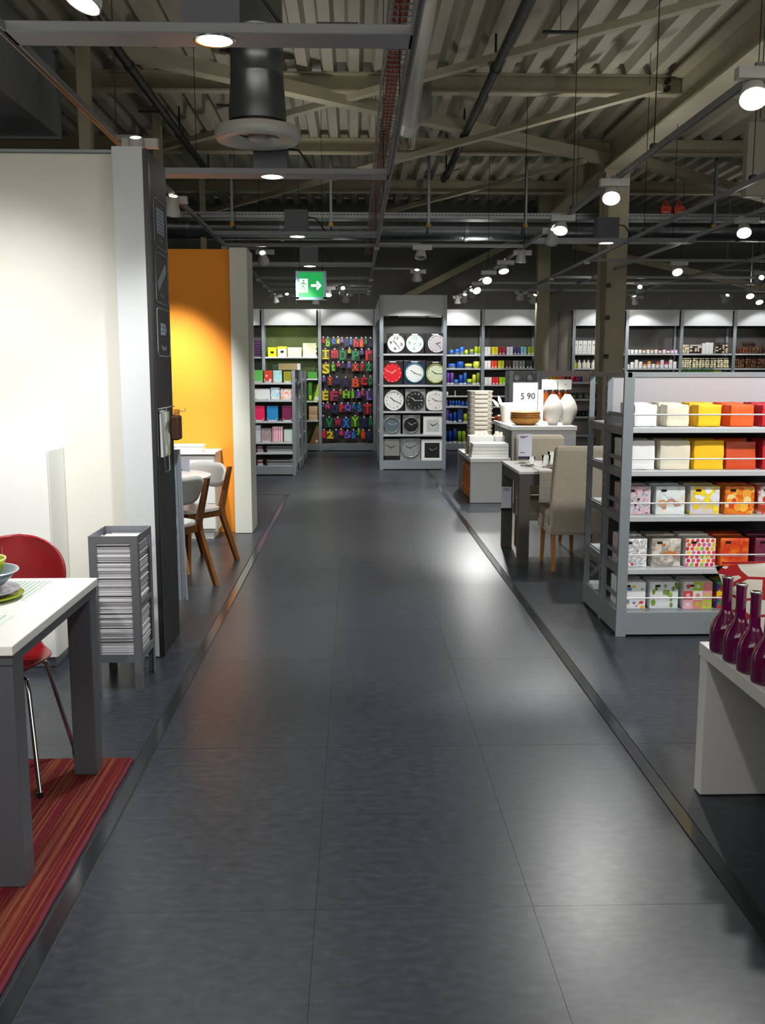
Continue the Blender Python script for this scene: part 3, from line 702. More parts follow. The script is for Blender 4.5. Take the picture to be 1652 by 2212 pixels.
for a, b_, nm in (((X0, Y0, 0), (X1, Y0, 0), 'front_frame'), ((X0, Y1, 0), (X1, Y1, 0), 'back_frame'), ((X0, Y0, 0), (X0, Y1, 0), 'side_frame'), ((X1, Y0, 0), (X1, Y1, 0), 'side_frame')):
    frame_panel(a, b_, 0, .775).build(nm, SG, t)
MB().box(X1 - .003, X1 + .001, Y0 + .03, Y1 - .03, .41, .435).build('side_bar', SG, t)
MB().box(X0 + .003, X1 - .003, Y0 + .003, Y1 - .003, .165, .175).build('bottom_plate', SG, t)
z = .177; k = 0
while z < .735:
    h_ = random.choice((.006, .008, .011, .014)); dx = random.uniform(-.005, .005); dy = random.uniform(-.008, .004) + .035 * max(0, math.sin((z - .17) * 9)) * 0
    if k % 7 == 5: z += .006
    o = MB().bbox(X0 + .016 + dx, X1 - .014 + dx, Y0 + .015 + dy, Y1 - .03 + dy, z, z + h_, .002).build('leaflet_bundle', mat('paper_%d' % (k % 3), ['d6d6da', 'bcbcc4', 'cfcfd6'][k % 3], .75))
    o = tag(o, 'bundle of white leaflets inside the grey stand', 'leaflets', 'leaflet bundles in the grey stand')
    z += h_ + .0012; k += 1

# ---- round table, wooden chairs, chest of drawers
t = thing('round_table', 'round white table beside the orange partition', 'table', (-1.64, 7.58, 0))
MB().lathe([(0, .722), (.47, .722), (.497, .735), (.5, .745), (.495, .75), (0, .75)], 48).build('table_top', WHITE, t)
for k in range(3):
    a = math.radians(-38 + 120 * k); MB().tube([(.27 * math.cos(a), .27 * math.sin(a), .722), (.44 * math.cos(a), .44 * math.sin(a), .0)], [.026, .018], 10).build('leg', BEECH, t)
CW = mat('chair_white', 'd5d6d2', .35)
def oak_chair(label, loc, facing, group):
    rz = math.atan2(facing[1], facing[0]) - PI / 2
    t = thing('dining_chair', label, 'chair', loc, rz, group)
    # seat: rounded slab
    bm = bmesh.new(); pts = []
    for k in range(32):
        a = 2 * PI * k / 32; c, s_ = math.cos(a), math.sin(a); e = .55
        pts.append(bm.verts.new((.225 * math.copysign(abs(c) ** e, c) * (1 + .06 * s_), .215 * math.copysign(abs(s_) ** e, s_), .445)))
    f = bm.faces.new(pts); r = bmesh.ops.extrude_face_region(bm, geom=[f]); vv = [v for v in r['geom'] if isinstance(v, bmesh.types.BMVert)]
    for v in vv: v.co.z += .028
    bmesh.ops.bevel(bm, geom=[e_ for e_ in bm.edges if all(v in vv for v in e_.verts)], offset=.01, segments=2, affect='EDGES', profile=.5)
    MB().from_bm(bm).build('seat', CW, t); bm.free()
    # curved back shell
    vs = []; fs = []; K = 14; R = 5
    for j in range(R + 1):
        v = j / R
        for k in range(K + 1):
            u = -1 + 2 * k / K
            zc = .615 + v * .205 - .05 * (1 - v) * (1 - abs(u)) * 0 - .045 * abs(u) ** 4 * v + .06 * abs(u) ** 3 * (1 - v)
            vs.append((.235 * u * (1 if 0 < j < R else .96), -.235 - .035 * v + .075 * u * u, zc))
    for j in range(R):
        for k in range(K): fs.append((j * (K + 1) + k, j * (K + 1) + k + 1, (j + 1) * (K + 1) + k + 1, (j + 1) * (K + 1) + k))
    o = MB()._add(vs, fs, None, True).build('backrest', CW, t); md = o.modifiers.new('s', 'SOLIDIFY'); md.thickness = .014; md.offset = 1
    for sx in (-1, 1):
        q = MB(); pr = [((sx * .205, -.34, 0), .03, .036), ((sx * .185, -.20, .40), .034, .05), ((sx * .185, -.195, .46), .034, .05), ((sx * .215, -.268, .79), .026, .034)]
        vs = []; fs = []
        for (p_, w_, d_) in pr:
            for ax, ay in ((-1, -1), (1, -1), (1, 1), (-1, 1)): vs.append((p_[0] + ax * w_ / 2, p_[1] + ay * d_ / 2, p_[2]))
        for i in range(3):
            for k in range(4): fs.append((i * 4 + k, i * 4 + (k + 1) % 4, i * 4 + 4 + (k + 1) % 4, i * 4 + 4 + k))
        q._add(vs, fs + [(3, 2, 1, 0), (12, 13, 14, 15)]); q.build('leg', WOOD, t)
        q = MB(); vs = []; fs = []
        for p_, w_ in (((sx * .20, .19, 0), .026), ((sx * .18, .165, .445), .042)):
            for ax, ay in ((-1, -1), (1, -1), (1, 1), (-1, 1)): vs.append((p_[0] + ax * w_ / 2, p_[1] + ay * w_ / 2, p_[2]))
        fs = [(k, (k + 1) % 4, 4 + (k + 1) % 4, 4 + k) for k in range(4)] + [(3, 2, 1, 0), (4, 5, 6, 7)]
        q._add(vs, fs); q.build('leg', WOOD, t)
        MB().box(sx * .175 - .011, sx * .175 + .011, -.18, .15, .39, .444).build('side_rail', WOOD, t)
    MB().box(-.17, .17, .145, .167, .39, .444).build('front_rail', WOOD, t); MB().box(-.17, .17, -.2, -.178, .39, .444).build('rear_rail', WOOD, t)
    MB().lathe([(0, .003), (.006, .002), (.008, 0)], 10, None, Matrix.Translation((.10, -.262, .70)) @ Matrix.Rotation(PI / 2, 4, 'X')).build('screw', CHROME, t)
    return t
ca = oak_chair('white chair with brown wooden legs, nearer one at the round table', (-1.42, 6.985, 0), (-.8, .6), 'wooden legged chairs at the round table')
oak_chair('white chair with brown wooden legs, further one at the round table', (-1.36, 7.78, 0), (-.62, -.78), 'wooden legged chairs at the round table')
t = thing('price_card', 'small printed price card on the further wooden legged chair', 'card', (-1.42, 7.91, .80), -.67)
MB().box(-.09, .09, -.003, .003, -.09, .06).build('card', mat('price_card_lilac', 'c5c6d4', .6), t); MB().box(-.06, .0, -.0045, -.003, -.045, -.035).build('print_line', BLACK, t)
t = thing('chest_of_drawers', 'white chest of drawers against the orange partition', 'chest')
MB().bbox(-2.15, -1.30, 8.93, 9.33, .07, .80, .003).build('body', WHITE, t)
MB().bbox(-2.16, -1.29, 8.89, 9.335, .80, .82, .003).build('top', WHITE, t)
for z0, z1 in ((.10, .335), (.34, .575), (.58, .785)): MB().bbox(-2.145, -1.305, 8.905, 8.929, z0, z1, .003).build('drawer', WHITE, t)
MB().box(-2.12, -1.33, 8.95, 9.3, 0, .07).build('plinth', WHITE, t)
t = thing('storage_box', 'white box standing on the chest of drawers', 'box', (-1.62, 9.05, .82))
MB().bbox(-.16, .2, -.1, .1, 0, .05, .006).build('body', WHITE, t); MB().bbox(-.165, .205, -.105, .105, .05, .062, .004).build('lid', WHITE, t)

# ================================================================ SHELVING
def bay(name, label, x0, x1, yf, yb, top, shelves, base=.13, head=None, back=BACKP, posts=(1, 1), depth=.0, cat='shelf unit', group=None, mid=None, shelf_m=None, grey=GREY, setback=.0):
    t = thing(name, label, cat, (0, 0, 0), 0, group)
    if not posts[1]: x1 -= .031
    if not posts[0]: x0 += .031
    MB().box(x0, x1, yb - .02, yb, base, top - (head or 0)).build('back_panel', back, t)
    MB().bbox(x0 + .0, x1 - .0, yf, yb, .015, base, .003).build('base', grey, t)
    MB().box(x0 + .01, x1 - .01, yf + .03, yb, 0, .02).build('plinth', BLACK, t)
    for i, on in enumerate(posts):
        if on:
            xx = (x0, x1)[i]; MB().bbox(xx - .03, xx + .03, yf - .006, yf + .03, .0, top, .002).build('post', grey, t)
            MB().box(xx - .02, xx + .02, yb - .06, yb - .001, 0, top - .01).build('rear_post', grey, t)
    for z in shelves:
        s_ = MB().bbox(x0 + .012, x1 - .012, yf + setback, yb - .02, z - .03, z, .003).build('shelf', shelf_m or SHELFW, t)
    if head:
        MB().box(x0 + .03, x1 - .03, yf - .002, yf + .015, top - head, top).build('header_panel', FASC, t)
        MB().box(x0, x1, yf + .01, yb, top - .02, top - .005).build('top_board', grey, t)
    return t
YW = 19.0
def zz(y, Y): return at(800, y, Y).z
def xx(x, Y, y=820): return at(x, y, Y).x
TOPW = zz(668, YW); HEADW = TOPW - zz(703, YW)
PX_ = [xx(570, YW) - 2.2, xx(570, YW) - 1.1, xx(570, YW), xx(691, YW), xx(809, YW), xx(925.5, YW), xx(1042, YW), xx(1157, YW)]
G1 = [zz(y, YW + .0) for y in (771, 818, 866, 908)]
CS = [zz(y, YW) for y in (766, 795.5, 831, 855, 878, 913)]
BASEW = zz(959, YW)
bay('rear_shelf', 'grey wall shelf hidden behind the white pillar at the far left rear', PX_[0], PX_[1], YW, 19.45, TOPW, G1, BASEW, HEADW, BACKP, (1, 0), group='rear wall shelves')
bay('rear_shelf', 'grey wall shelf with purple trays beside the white pillar', PX_[1], PX_[2], YW, 19.45, TOPW, G1, BASEW, HEADW, BACKP, (1, 0), group='rear wall shelves')
bay('rear_shelf', 'grey wall shelf with green back panel and lime boxes', PX_[2], PX_[3], YW, 19.45, TOPW, G1, BASEW, HEADW, BACKG, (1, 0), group='rear wall shelves')
lt_bay = bay('rear_shelf', 'grey wall panel hung with rows of coloured letters', PX_[3], PX_[4], YW, 19.45, TOPW, [], BASEW, HEADW, mat('pegboard', '403833', .5, var=.12, vscale=4), (1, 1), group='rear wall shelves')
bay('rear_shelf', 'grey wall shelf hidden behind the clock shelf', PX_[4], PX_[5], YW, 19.45, TOPW, CS, BASEW, HEADW, BACKP, (0, 0), group='rear wall shelves')
bay('rear_shelf', 'grey wall shelf with blue and lime candles beside the clock shelf', PX_[5], PX_[6], YW, 19.45, TOPW, CS, BASEW, HEADW, BACKP, (1, 0), group='rear wall shelves')
bay('rear_shelf', 'grey wall shelf with pairs of coloured candle boxes', PX_[6], PX_[7], YW, 19.45, TOPW, CS, BASEW, HEADW, BACKP, (1, 1), group='rear wall shelves')
RX = [xx(1237, YW), xx(1351, YW), xx(1468, YW), xx(1582, YW), xx(1698, YW)]
RS = [zz(763.5, YW), zz(795.5, YW), zz(831, YW), zz(878, YW)]
for i, lb in enumerate(('grey wall shelf with white boxes behind the column', 'grey wall shelf with small white candle jars right of the column', 'grey wall shelf with cream potpourri bags', 'grey wall shelf with brown potpourri bags at the right edge')):
    bay('rear_shelf', lb, RX[i], RX[i + 1], YW, 19.45, TOPW, RS, BASEW, HEADW, BACKP, (1, 1 if i == 3 else 0), group='rear wall shelves')
o = MB().box(PX_[7] + .03, RX[0] - .03, 19.1, 19.5, 0, TOPW - .02).build('wall_infill', mat('infill_grey', '77736b', .7)); tag(o, 'plain grey panel between the candle and perfume shelves', 'panel')
o = MB().box(PX_[7] + .45, PX_[7] + .5, 19.06, 19.1, 0, TOPW - .03).build('wall_trim', mat('infill_grey2', '6a665f', .7)); tag(o, 'narrow upright strip on the plain grey panel', 'strip')

# ---- generic shelf goods
def box_item(name, label, cat, x0, x1, ytop, yshelf, Y, m, depth=None, group=None, z0=None, bev=.004, extra=None):
    p0 = xx(x0, Y, (ytop + yshelf) / 2); p1 = xx(x1, Y, (ytop + yshelf) / 2); w_ = p1 - p0
    zb = z0 if z0 is not None else zz(yshelf, Y); h_ = zz(ytop, Y) - zz(yshelf, Y)
    d_ = depth or min(.25, w_)
    t = thing(name, label, cat, ((p0 + p1) / 2, Y, zb), 0, group)
    MB().bbox(-w_ / 2, w_ / 2, 0, d_, 0, h_, min(bev, w_ / 5)).build('body', m, t)
    if extra: extra(t, w_, h_, d_)
    return t
def ident(t, w_, h_, d_):
    MB().box(-w_ * .3, w_ * .3, -.002, .001, h_ * .08, h_ * .22).build('label', PAPER, t)
def candle(label, x0, x1, ytop, yshelf, Y, hexc, z0, kind='pillar', group='candles on the rear shelf'):
    p0 = xx(x0, Y); p1 = xx(x1, Y); r = (p1 - p0) / 2; h_ = zz(ytop, Y) - zz(yshelf, Y)
    t = thing('candle', label, 'candle', ((p0 + p1) / 2, Y + r, z0), 0, group); m = col(hexc, .45)
    if kind == 'pillar':
        MB().lathe([(0, 0), (r, 0), (r, h_ * .94), (r * .8, h_ * .98), (0, h_)], 20).build('wax', m, t)
        MB().tube([(0, 0, h_ * .99), (0, 0, h_ + .012)], .003, 5).build('wick', PAPER, t)
        MB().lathe([(r + .0008, h_ * .04), (r + .0008, h_ * .16)], 20).build('label', PAPER, t)
    elif kind == 'bowl':
        MB().lathe([(0, 0), (r * .6, 0), (r * .95, h_ * .3), (r, h_ * .55), (r * .85, h_ * .95), (r * .75, h_), (r * .7, h_ * .9), (0, h_ * .8)], 24).build('wax', m, t)
        MB().tube([(0, 0, h_ * .8), (0, 0, h_ * .95)], .003, 5).build('wick', PAPER, t)
    elif kind == 'low':
        MB().lathe([(0, 0), (r * .9, 0), (r, h_ * .5), (r, h_), (0, h_)], 24).build('wax', m, t)
        MB().lathe([(r * .92, h_ * .02), (r * 1.01, h_ * .45)], 24).build('glass', mat('grey_glass', '6f7c8c', .2), t)
    elif kind == 'ball':
        MB().lathe([(0, 0), (r * .6, h_ * .08), (r * .95, h_ * .35), (r * .95, h_ * .6), (r * .55, h_ * .92), (0, h_)], 20).build('wax', m, t)
        MB().tube([(0, 0, h_), (0, 0, h_ + .012)], .003, 5).build('wick', PAPER, t)
    elif kind == 'square':
        MB().bbox(-r, r, -r, r, 0, h_, .004).build('wax', m, t); MB().box(-r * .5, r * .5, -r - .001, -r + .002, h_ * .06, h_ * .2).build('label', PAPER, t)
    return t
BLU, BLU2, NAVY, LIM, OLV, YEL, PUR = '1456b8', '2a6cc4', '123a86', 'b4cc1a', '83972a', 'dbe04a', '7a4cb8'
YC = 19.03
ROWS = [
 (CS[0], 766, 'first', [(970, 980, 755, BLU2, 'ball'), (982, 992, 754, BLU, 'low'), (992.5, 1002, 749, BLU, 'low'), (1002.5, 1011, 755, LIM, 'ball'), (1014, 1023, 754, OLV, 'low'), (1024, 1031, 748, LIM, 'pillar'), (1032, 1036.5, 748, LIM, 'pillar')]),
 (CS[1], 795.5, 'second', [(968, 984, 785.5, BLU2, 'low'), (985.5, 1002.5, 780.5, BLU, 'bowl'), (1004, 1020, 785.5, YEL, 'low'), (1021.5, 1037, 780.5, YEL, 'bowl')]),
 (CS[2], 831, 'third', [(965, 971, 805, PUR, 'pillar'), (972, 980, 805, PUR, 'pillar'), (980.5, 990, 820, BLU2, 'low'), (991, 1000, 810, BLU, 'pillar'), (1001, 1008, 805, BLU2, 'pillar'), (1009, 1019.5, 819, LIM, 'low'), (1020, 1028, 809, YEL, 'pillar'), (1029, 1036.5, 805, OLV, 'pillar')]),
 (CS[3], 855, 'fourth', [(964, 969, 846, 'e4e4e0', 'ball'), (982, 984.5, 845, 'e4e4e0', 'pillar')]),
 (CS[4], 878, 'fifth', [(964, 967, 865, PUR, 'square'), (971, 976, 866, BLU, 'pillar'), (977, 982, 866, BLU, 'pillar'), (984, 989, 866, BLU, 'pillar'), (990, 995, 866, BLU, 'pillar'), (996, 1004.5, 867, BLU, 'ball'), (1005.5, 1013, 867, BLU, 'ball')]),
 (CS[5], 913, 'sixth', [(964, 970, 885, PUR, 'pillar'), (970.5, 977.5, 894, BLU, 'pillar'), (980, 987, 891, BLU, 'pillar'), (989, 1000, 885, NAVY, 'square'), (1002, 1010, 894, LIM, 'pillar')]),
 (BASEW, 959, 'lowest', [(963, 968, 932, NAVY, 'pillar'), (969, 977.5, 932, NAVY, 'pillar'), (978.5, 989, 927, NAVY, 'pillar'), (990, 998, 932, '8fb81a', 'pillar'), (999, 1007.5, 932, '8fb81a', 'pillar')]),
]
CN = {BLU: 'blue', BLU2: 'light blue', NAVY: 'dark blue', LIM: 'lime', OLV: 'olive', YEL: 'pale yellow', PUR: 'purple', 'e4e4e0': 'white', '8fb81a': 'green'}
KN = {'pillar': 'pillar candle', 'low': 'low wide candle', 'bowl': 'round bowl candle', 'ball': 'small round candle', 'square': 'square candle'}
OR_ = ['first', 'second', 'third', 'fourth', 'fifth', 'sixth', 'seventh', 'eighth', 'ninth', 'tenth', 'eleventh', 'twelfth', 'thirteenth']
for z0, ys, rn, items in ROWS:
    for i, (x0, x1, yt, c, kd) in enumerate(items):
        candle('%s %s, %s from left on the %s candle shelf' % (CN[c], KN[kd], OR_[i], rn), x0, x1, yt, ys, YC, c, z0, kd)
PAIRS = [(CS[0], 766, 749, 'top', [('f0f0ec', 1046, 1060, 'white'), ('f2e21a', 1062, 1076, 'yellow'), ('a81f34', 1077, 1091, 'dark red'), ('d5d3e0', 1094, 1108, 'lilac white'), ('3a3560', 1109, 1123, 'navy'), ('6fa9bf', 1124, 1137, 'pale blue'), ('7a9a1c', 1139, 1154, 'green')]),
         (CS[1], 795.5, 779, 'second', [('f0f0ec', 1046, 1060, 'white'), ('e8442c', 1061, 1074, 'orange red'), ('dbe81c', 1075.5, 1089, 'lime yellow'), ('4a302c', 1091, 1105, 'brown'), ('8c8c88', 1107, 1120, 'grey'), ('7f8988', 1121, 1134, 'blue grey'), ('3a3d3c', 1136, 1150, 'charcoal')]),
         (CS[2], 831, 815, 'third', [('f0f0ec', 1046, 1062, 'white'), ('e02a34', 1063, 1077, 'red'), ('a5cf24', 1078, 1092, 'lime'), ('33363a', 1093, 1100, 'black')])]
for z0, ys, yt, rn, items in PAIRS:
    for c, x0, x1, nm in items:
        h_ = (x1 - x0) / 2
        for k, sd in ((0, 'left'), (1, 'right')):
            box_item('candle_box', '%s candle box, %s of its pair on the %s paired box shelf' % (nm, sd, rn), 'candle box', x0 + k * h_ + .3, x0 + (k + 1) * h_ - .3, yt, ys, YC, col(c, .4), .1, 'paired candle boxes', z0, .003, ident)

# ---- perfume shelves on the right
for k in range(6):
    box_item('gift_box', 'tall white box in the rear row behind the column, %s from left' % OR_[k], 'box', 1240 + k * 9.6, 1248.5 + k * 9.6, 735, 763.5, YC + .16, WHITE, .08, 'white boxes behind the column', RS[0], .003, lambda t, w_, h_, d_: MB().box(-.012, .012, -.0015, 0, h_ * .62, h_ * .72).build('label', col(['8a8a90', '2a2a2c', 'a8b04a'][k % 3]), t))
    box_item('gift_box', 'short white box in the front row behind the column, %s from left' % OR_[k], 'box', 1238.5 + k * 9.8, 1247.5 + k * 9.8, 749, 763.5, YC, WHITE, .08, 'white boxes behind the column', RS[0], .003, lambda t, w_, h_, d_: MB().box(-.01, .01, -.0015, 0, h_ * .2, h_ * .35).build('label', col('b8b8bc'), t))
    xb = (1241, 1251, 1261.5, 1270, 1281.5, 1292)[k]
    p = at(xb, 785, YC + .06); h_ = zz(777, YC) - zz(795.5, YC)
    t = thing('room_scent_bottle', ('yellow' if k == 0 else 'white') + ' scent bottle behind the column, %s from left' % OR_[k], 'bottle', (p.x, YC + .06, RS[1]), 0, 'scent bottles behind the column')
    MB().lathe([(0, 0), (.038, 0), (.04, .01), (.04, h_ * .55), (.03, h_ * .68), (.014, h_ * .76), (.014, h_ * .86)], 18).build('body', col('d9c22a' if k == 0 else 'e8e6d8', .2), t)
    MB().lathe([(.016, h_ * .84), (.018, h_ * .86), (.018, h_ * .94), (.008, h_), (0, h_)], 14).build('stopper', col('d8d8d4', .2), t)
JC = ['e6e6e0', 'd0d8d2', 'dcd8c0', 'c8cca8', 'cc5a22', 'f0efe8', 'd89a4a', 'f0efe8', 'b8261f', 'f0efe8', 'a01f3c', 'b070c8', 'c9a0d8']
for k in range(13):
    p = at(1357 + k * 8.6, 760, YC + .05); h_ = zz(755, YC) - zz(763.5, YC)
    t = thing('candle_jar', 'small candle jar on the upper shelf right of the column, %s from left' % OR_[k], 'candle jar', (p.x, YC + .05, RS[0]), 0, 'candle jars right of the column')
    MB().lathe([(0, 0), (.031, 0), (.032, h_), (.028, h_), (.027, h_ * .7), (0, h_ * .7)], 16).build('jar', col(JC[k], .25), t); MB().lathe([(.0328, h_ * .2), (.0328, h_ * .75)], 16).build('label', PAPER, t)
JH = [(787, 'e6e6e0', 'white'), (782, 'e6e6e0', 'white'), (777, 'e6e6e0', 'tall white'), (781, 'e6e6e0', 'white'), (786, 'd88a3a', 'peach'), (780, 'e59a1c', 'orange topped'), (786, 'e6e6e0', 'white'), (781, 'c0482c', 'red topped'), (777, 'e6e6e0', 'tall white'), (781, 'a81f48', 'crimson topped'), (777, 'e6e6e0', 'tall white'), (781, 'e6e6e0', 'white')]
for k, (yt, c, nm) in enumerate(JH):
    p = at(1356 + k * 9.2, 785, YC + .05); h_ = zz(yt, YC) - zz(795.5, YC)
    t = thing('candle_jar', '%s candle jar on the lower shelf right of the column, %s from left' % (nm, OR_[k]), 'candle jar', (p.x, YC + .05, RS[1]), 0, 'candle jars right of the column')
    MB().lathe([(0, 0), (.036, 0), (.037, h_ * .9), (.032, h_), (0, h_)], 16).build('jar', col(c, .25), t); MB().lathe([(.0378, h_ * .08), (.0378, h_ * .6)], 16).build('label', PAPER, t)
def deco_bag(label, x0, x1, yt, ys, z0, c, c2, group):
    p0 = xx(x0, YC); p1 = xx(x1, YC); w_ = p1 - p0 - .006; h_ = zz(yt, YC) - zz(ys, YC); n = 0
    t = thing('potpourri_bag', label, 'bag', ((p0 + p1) / 2, YC + .06, z0), 0, group)
    q = MB(); rr_ = random.Random(label); m1, m2 = col(c, .8), col(c2, .8)
    nx = max(2, int(w_ / .045)); nz_ = max(2, int(h_ / .042))
    for i in range(nx):
        for j in range(nz_):
            for yy in (-.025, .025):
                r = .024 * rr_.uniform(.85, 1.15); M = Matrix.Translation(((i + .5) / nx * w_ - w_ / 2 + rr_.uniform(-.006, .006), yy, r + (j / nz_) * (h_ - .05) + rr_.uniform(0, .006)))
                q.lathe([(0, -r), (r * .75, -r * .66), (r, 0), (r * .75, r * .66), (0, r)], 7, m1 if rr_.random() > .4 else m2, M)
    o = q.build('filling', None, t); o['kind'] = 'stuff'
    MB().bbox(-w_ / 2, w_ / 2, -.055, .055, 0, .012, .003).build('bag_bottom', CLEAR, t)
    MB().bbox(-w_ / 2 * .95, w_ / 2 * .95, -.008, .008, h_ - .022, h_, .003).build('bag_top', col(c2, .6), t)
for x0, x1, yt, c, c2, nm in ((1471, 1487, 744, 'd8c69a', 'e8e0c8', 'beige and white'), (1488, 1514, 744, '4a3428', 'e0d4c8', 'dark brown and white'), (1542, 1556.5, 740, 'd8ccb0', '1e1a18', 'cream in black, left one,'), (1557, 1570.5, 740, 'd0bc98', '1e1a18', 'cream in black, right one,')):
    deco_bag('potpourri bag, %s on the upper cream shelf' % nm, x0, x1, yt, 763.5, RS[0], c, c2, 'potpourri bags')
for k in range(3):
    box_item('gift_box', 'plain white pack on the upper potpourri shelf, %s of three' % OR_[k], 'box', 1516 + k * 8.2, 1523.8 + k * 8.2, (741, 739, 739.5)[k], 763.5, YC, WHITE, .1, 'white packs on the potpourri shelf', RS[0], .004, ident)
for k, (x0, x1) in enumerate(((1471, 1493), (1495, 1508), (1509, 1521), (1522, 1532), (1533.5, 1547), (1548, 1561), (1561.5, 1574))):
    deco_bag('cream potpourri bag on the lower cream shelf, %s from left' % OR_[k], x0, x1, 773, 795.5, RS[1], 'e3d9b2', 'efe8cf', 'potpourri bags')
for k, (x0, x1) in enumerate(((1588, 1600), (1601, 1620), (1621, 1643), (1644, 1668))):
    deco_bag('brown potpourri bag on the upper right edge shelf, %s from left' % OR_[k], x0, x1, 746, 763.5, RS[0], ['6a3a20', '8a4a22', '7a5a38', '3a2820'][k], '54301c', 'potpourri bags')
for k, (x0, x1) in enumerate(((1586, 1607), (1609, 1633), (1635, 1660))):
    deco_bag('brown potpourri bag on the lower right edge shelf, %s from left' % OR_[k], x0, x1, 771, 795.5, RS[1], '7a5236', '4a2e1e', 'potpourri bags')
deco_bag('dark potpourri bag lying on top of the brown bags', 1602, 1629, 737, 745, zz(745.5, YC), '4a2a20', '38201a', 'potpourri bags')

# ---- left rear: green and purple goods
for k in range(7):
    box_item('letter_tray', 'purple tray in the stack beside the white pillar, %s from the top' % OR_[6 - k], 'tray', 545, 565, 764 - k * 5.3, 768.6 - k * 5.3, YC, col('4a2250', .35), .3, 'stacked purple trays', G1[0] + k * (zz(731, YC) - zz(768.6, YC)) / 7 + .001, .004, lambda t, w_, h_, d_: MB().box(w_ / 2 - .03, w_ / 2 - .01, -.002, .001, .008, .03).build('clip', CHROME, t))
def lhold(t, w_, h_, d_):
    MB().box(-w_ * .18, w_ * .18, -.004, .0, h_ * .4, h_ * .62).build('label_holder', CHROME, t); MB().bbox(-w_ * .5 - .004, w_ * .5 + .004, -.004, d_ + .004, h_ * .82, h_ + .003, .003).build('lid', col('c5dc10', .45), t)
box_item('storage_box', 'lime storage box with metal label holder, leftmost on its shelf', 'box', 578.5, 597, 751, 771, YC, col('c5dc10', .45), .28, 'lime storage boxes', G1[0], .004, lhold)
box_item('storage_box', 'lime and white box with loose lid, second on its shelf', 'box', 599.5, 619, 749, 771, YC, pattern('lime_white', ['d8e64a', 'eef2d0', 'c5dc10'], 'noise', 9), .28, 'lime storage boxes', G1[0], .004, lhold)
box_item('storage_box', 'wide whitish lime box in the middle of its shelf', 'box', 621.5, 651, 751, 771, YC, col('e8eeb8', .45), .28, 'lime storage boxes', G1[0], .006, lambda t, w_, h_, d_: MB().bbox(-w_ / 2 - .004, w_ / 2 + .004, -.004, d_ + .004, h_ * .8, h_ + .002, .004).build('lid', col('eef2d0', .45), t))
for k in range(6):
    box_item('file_folder', 'lime and white folder in the pile right of the boxes, %s from below' % OR_[k], 'folder', 654, 684 - (k % 2) * 1.5, 766.2 - k * 5, 771 - k * 5, YC, pattern('lime_pat', ['dbe86a', 'f2f5dc', 'c5dc10'], 'noise', 7), .26, 'pile of lime folders', G1[0] + k * (zz(741, YC) - zz(771, YC)) / 6, .004)
box_item('storage_box', 'green desk box with a divider on the second green shelf', 'box', 665, 685, 804, 818, YC, col('3f8f2a', .4), .2, None, G1[1], .004, lambda t, w_, h_, d_: (MB().box(-.004, .004, -.002, d_, h_, h_ + .09).build('divider', col('3f8f2a', .4), t), MB().box(w_ / 2 - .01, w_ / 2, -.002, d_, h_, h_ + .08).build('side', col('3f8f2a', .4), t)))
box_item('letter_tray', 'dark green wire tray behind the cardboard box', 'tray', 588, 606, 788, 818, YC, col('1d3a24', .4), .26, None, G1[1], .004, lambda t, w_, h_, d_: MB().box(-w_ / 2, w_ / 2, -.004, .0, h_ * .45, h_ * .5).build('rail', col('5f8a66'), t))
box_item('magazine_file', 'dark green magazine file on the third green shelf', 'file', 666, 674, 826, 866, YC, col('2f7a12', .4), .25, None, G1[2], .004, lambda t, w_, h_, d_: MB().box(-w_ * .3, w_ * .3, -.003, 0, h_ * .08, h_ * .3).build('label', col('c5dc10'), t))
o = thing('magazine_file', 'lime magazine file leaning on the third green shelf', 'file', (xx(684, YC), YC, G1[2]))
MB().prism([(-.075, 0), (.055, 0), (.055, .34), (.03, .36)], 0, .25).build('body', col('9fc41a', .4), o); MB().box(-.04, .04, -.002, 0, .02, .08).build('label', PAPER, o)
for k in range(5):
    box_item('kraft_folder', 'beige kraft folder in the pile below the green files, %s from below' % OR_[k], 'folder', 667, 685.5, 902 - k * 6, 908 - k * 6, YC, col(['b99a72', 'c6a982', 'a98a62'][k % 3], .7), .24, 'pile of kraft folders', G1[3] + k * (zz(877, YC) - zz(908, YC)) / 5, .004)
o = thing('magazine_file', 'brown kraft magazine file leaning on the lowest green shelf', 'file', (xx(682, YC), YC, BASEW))
MB().prism([(-.14, 0), (.055, 0), (.055, .33), (.0, .36)], 0, .25).build('body', col('8a6a3c', .7), o); MB().box(-.02, .03, -.002, 0, .03, .08).build('label', PAPER, o)

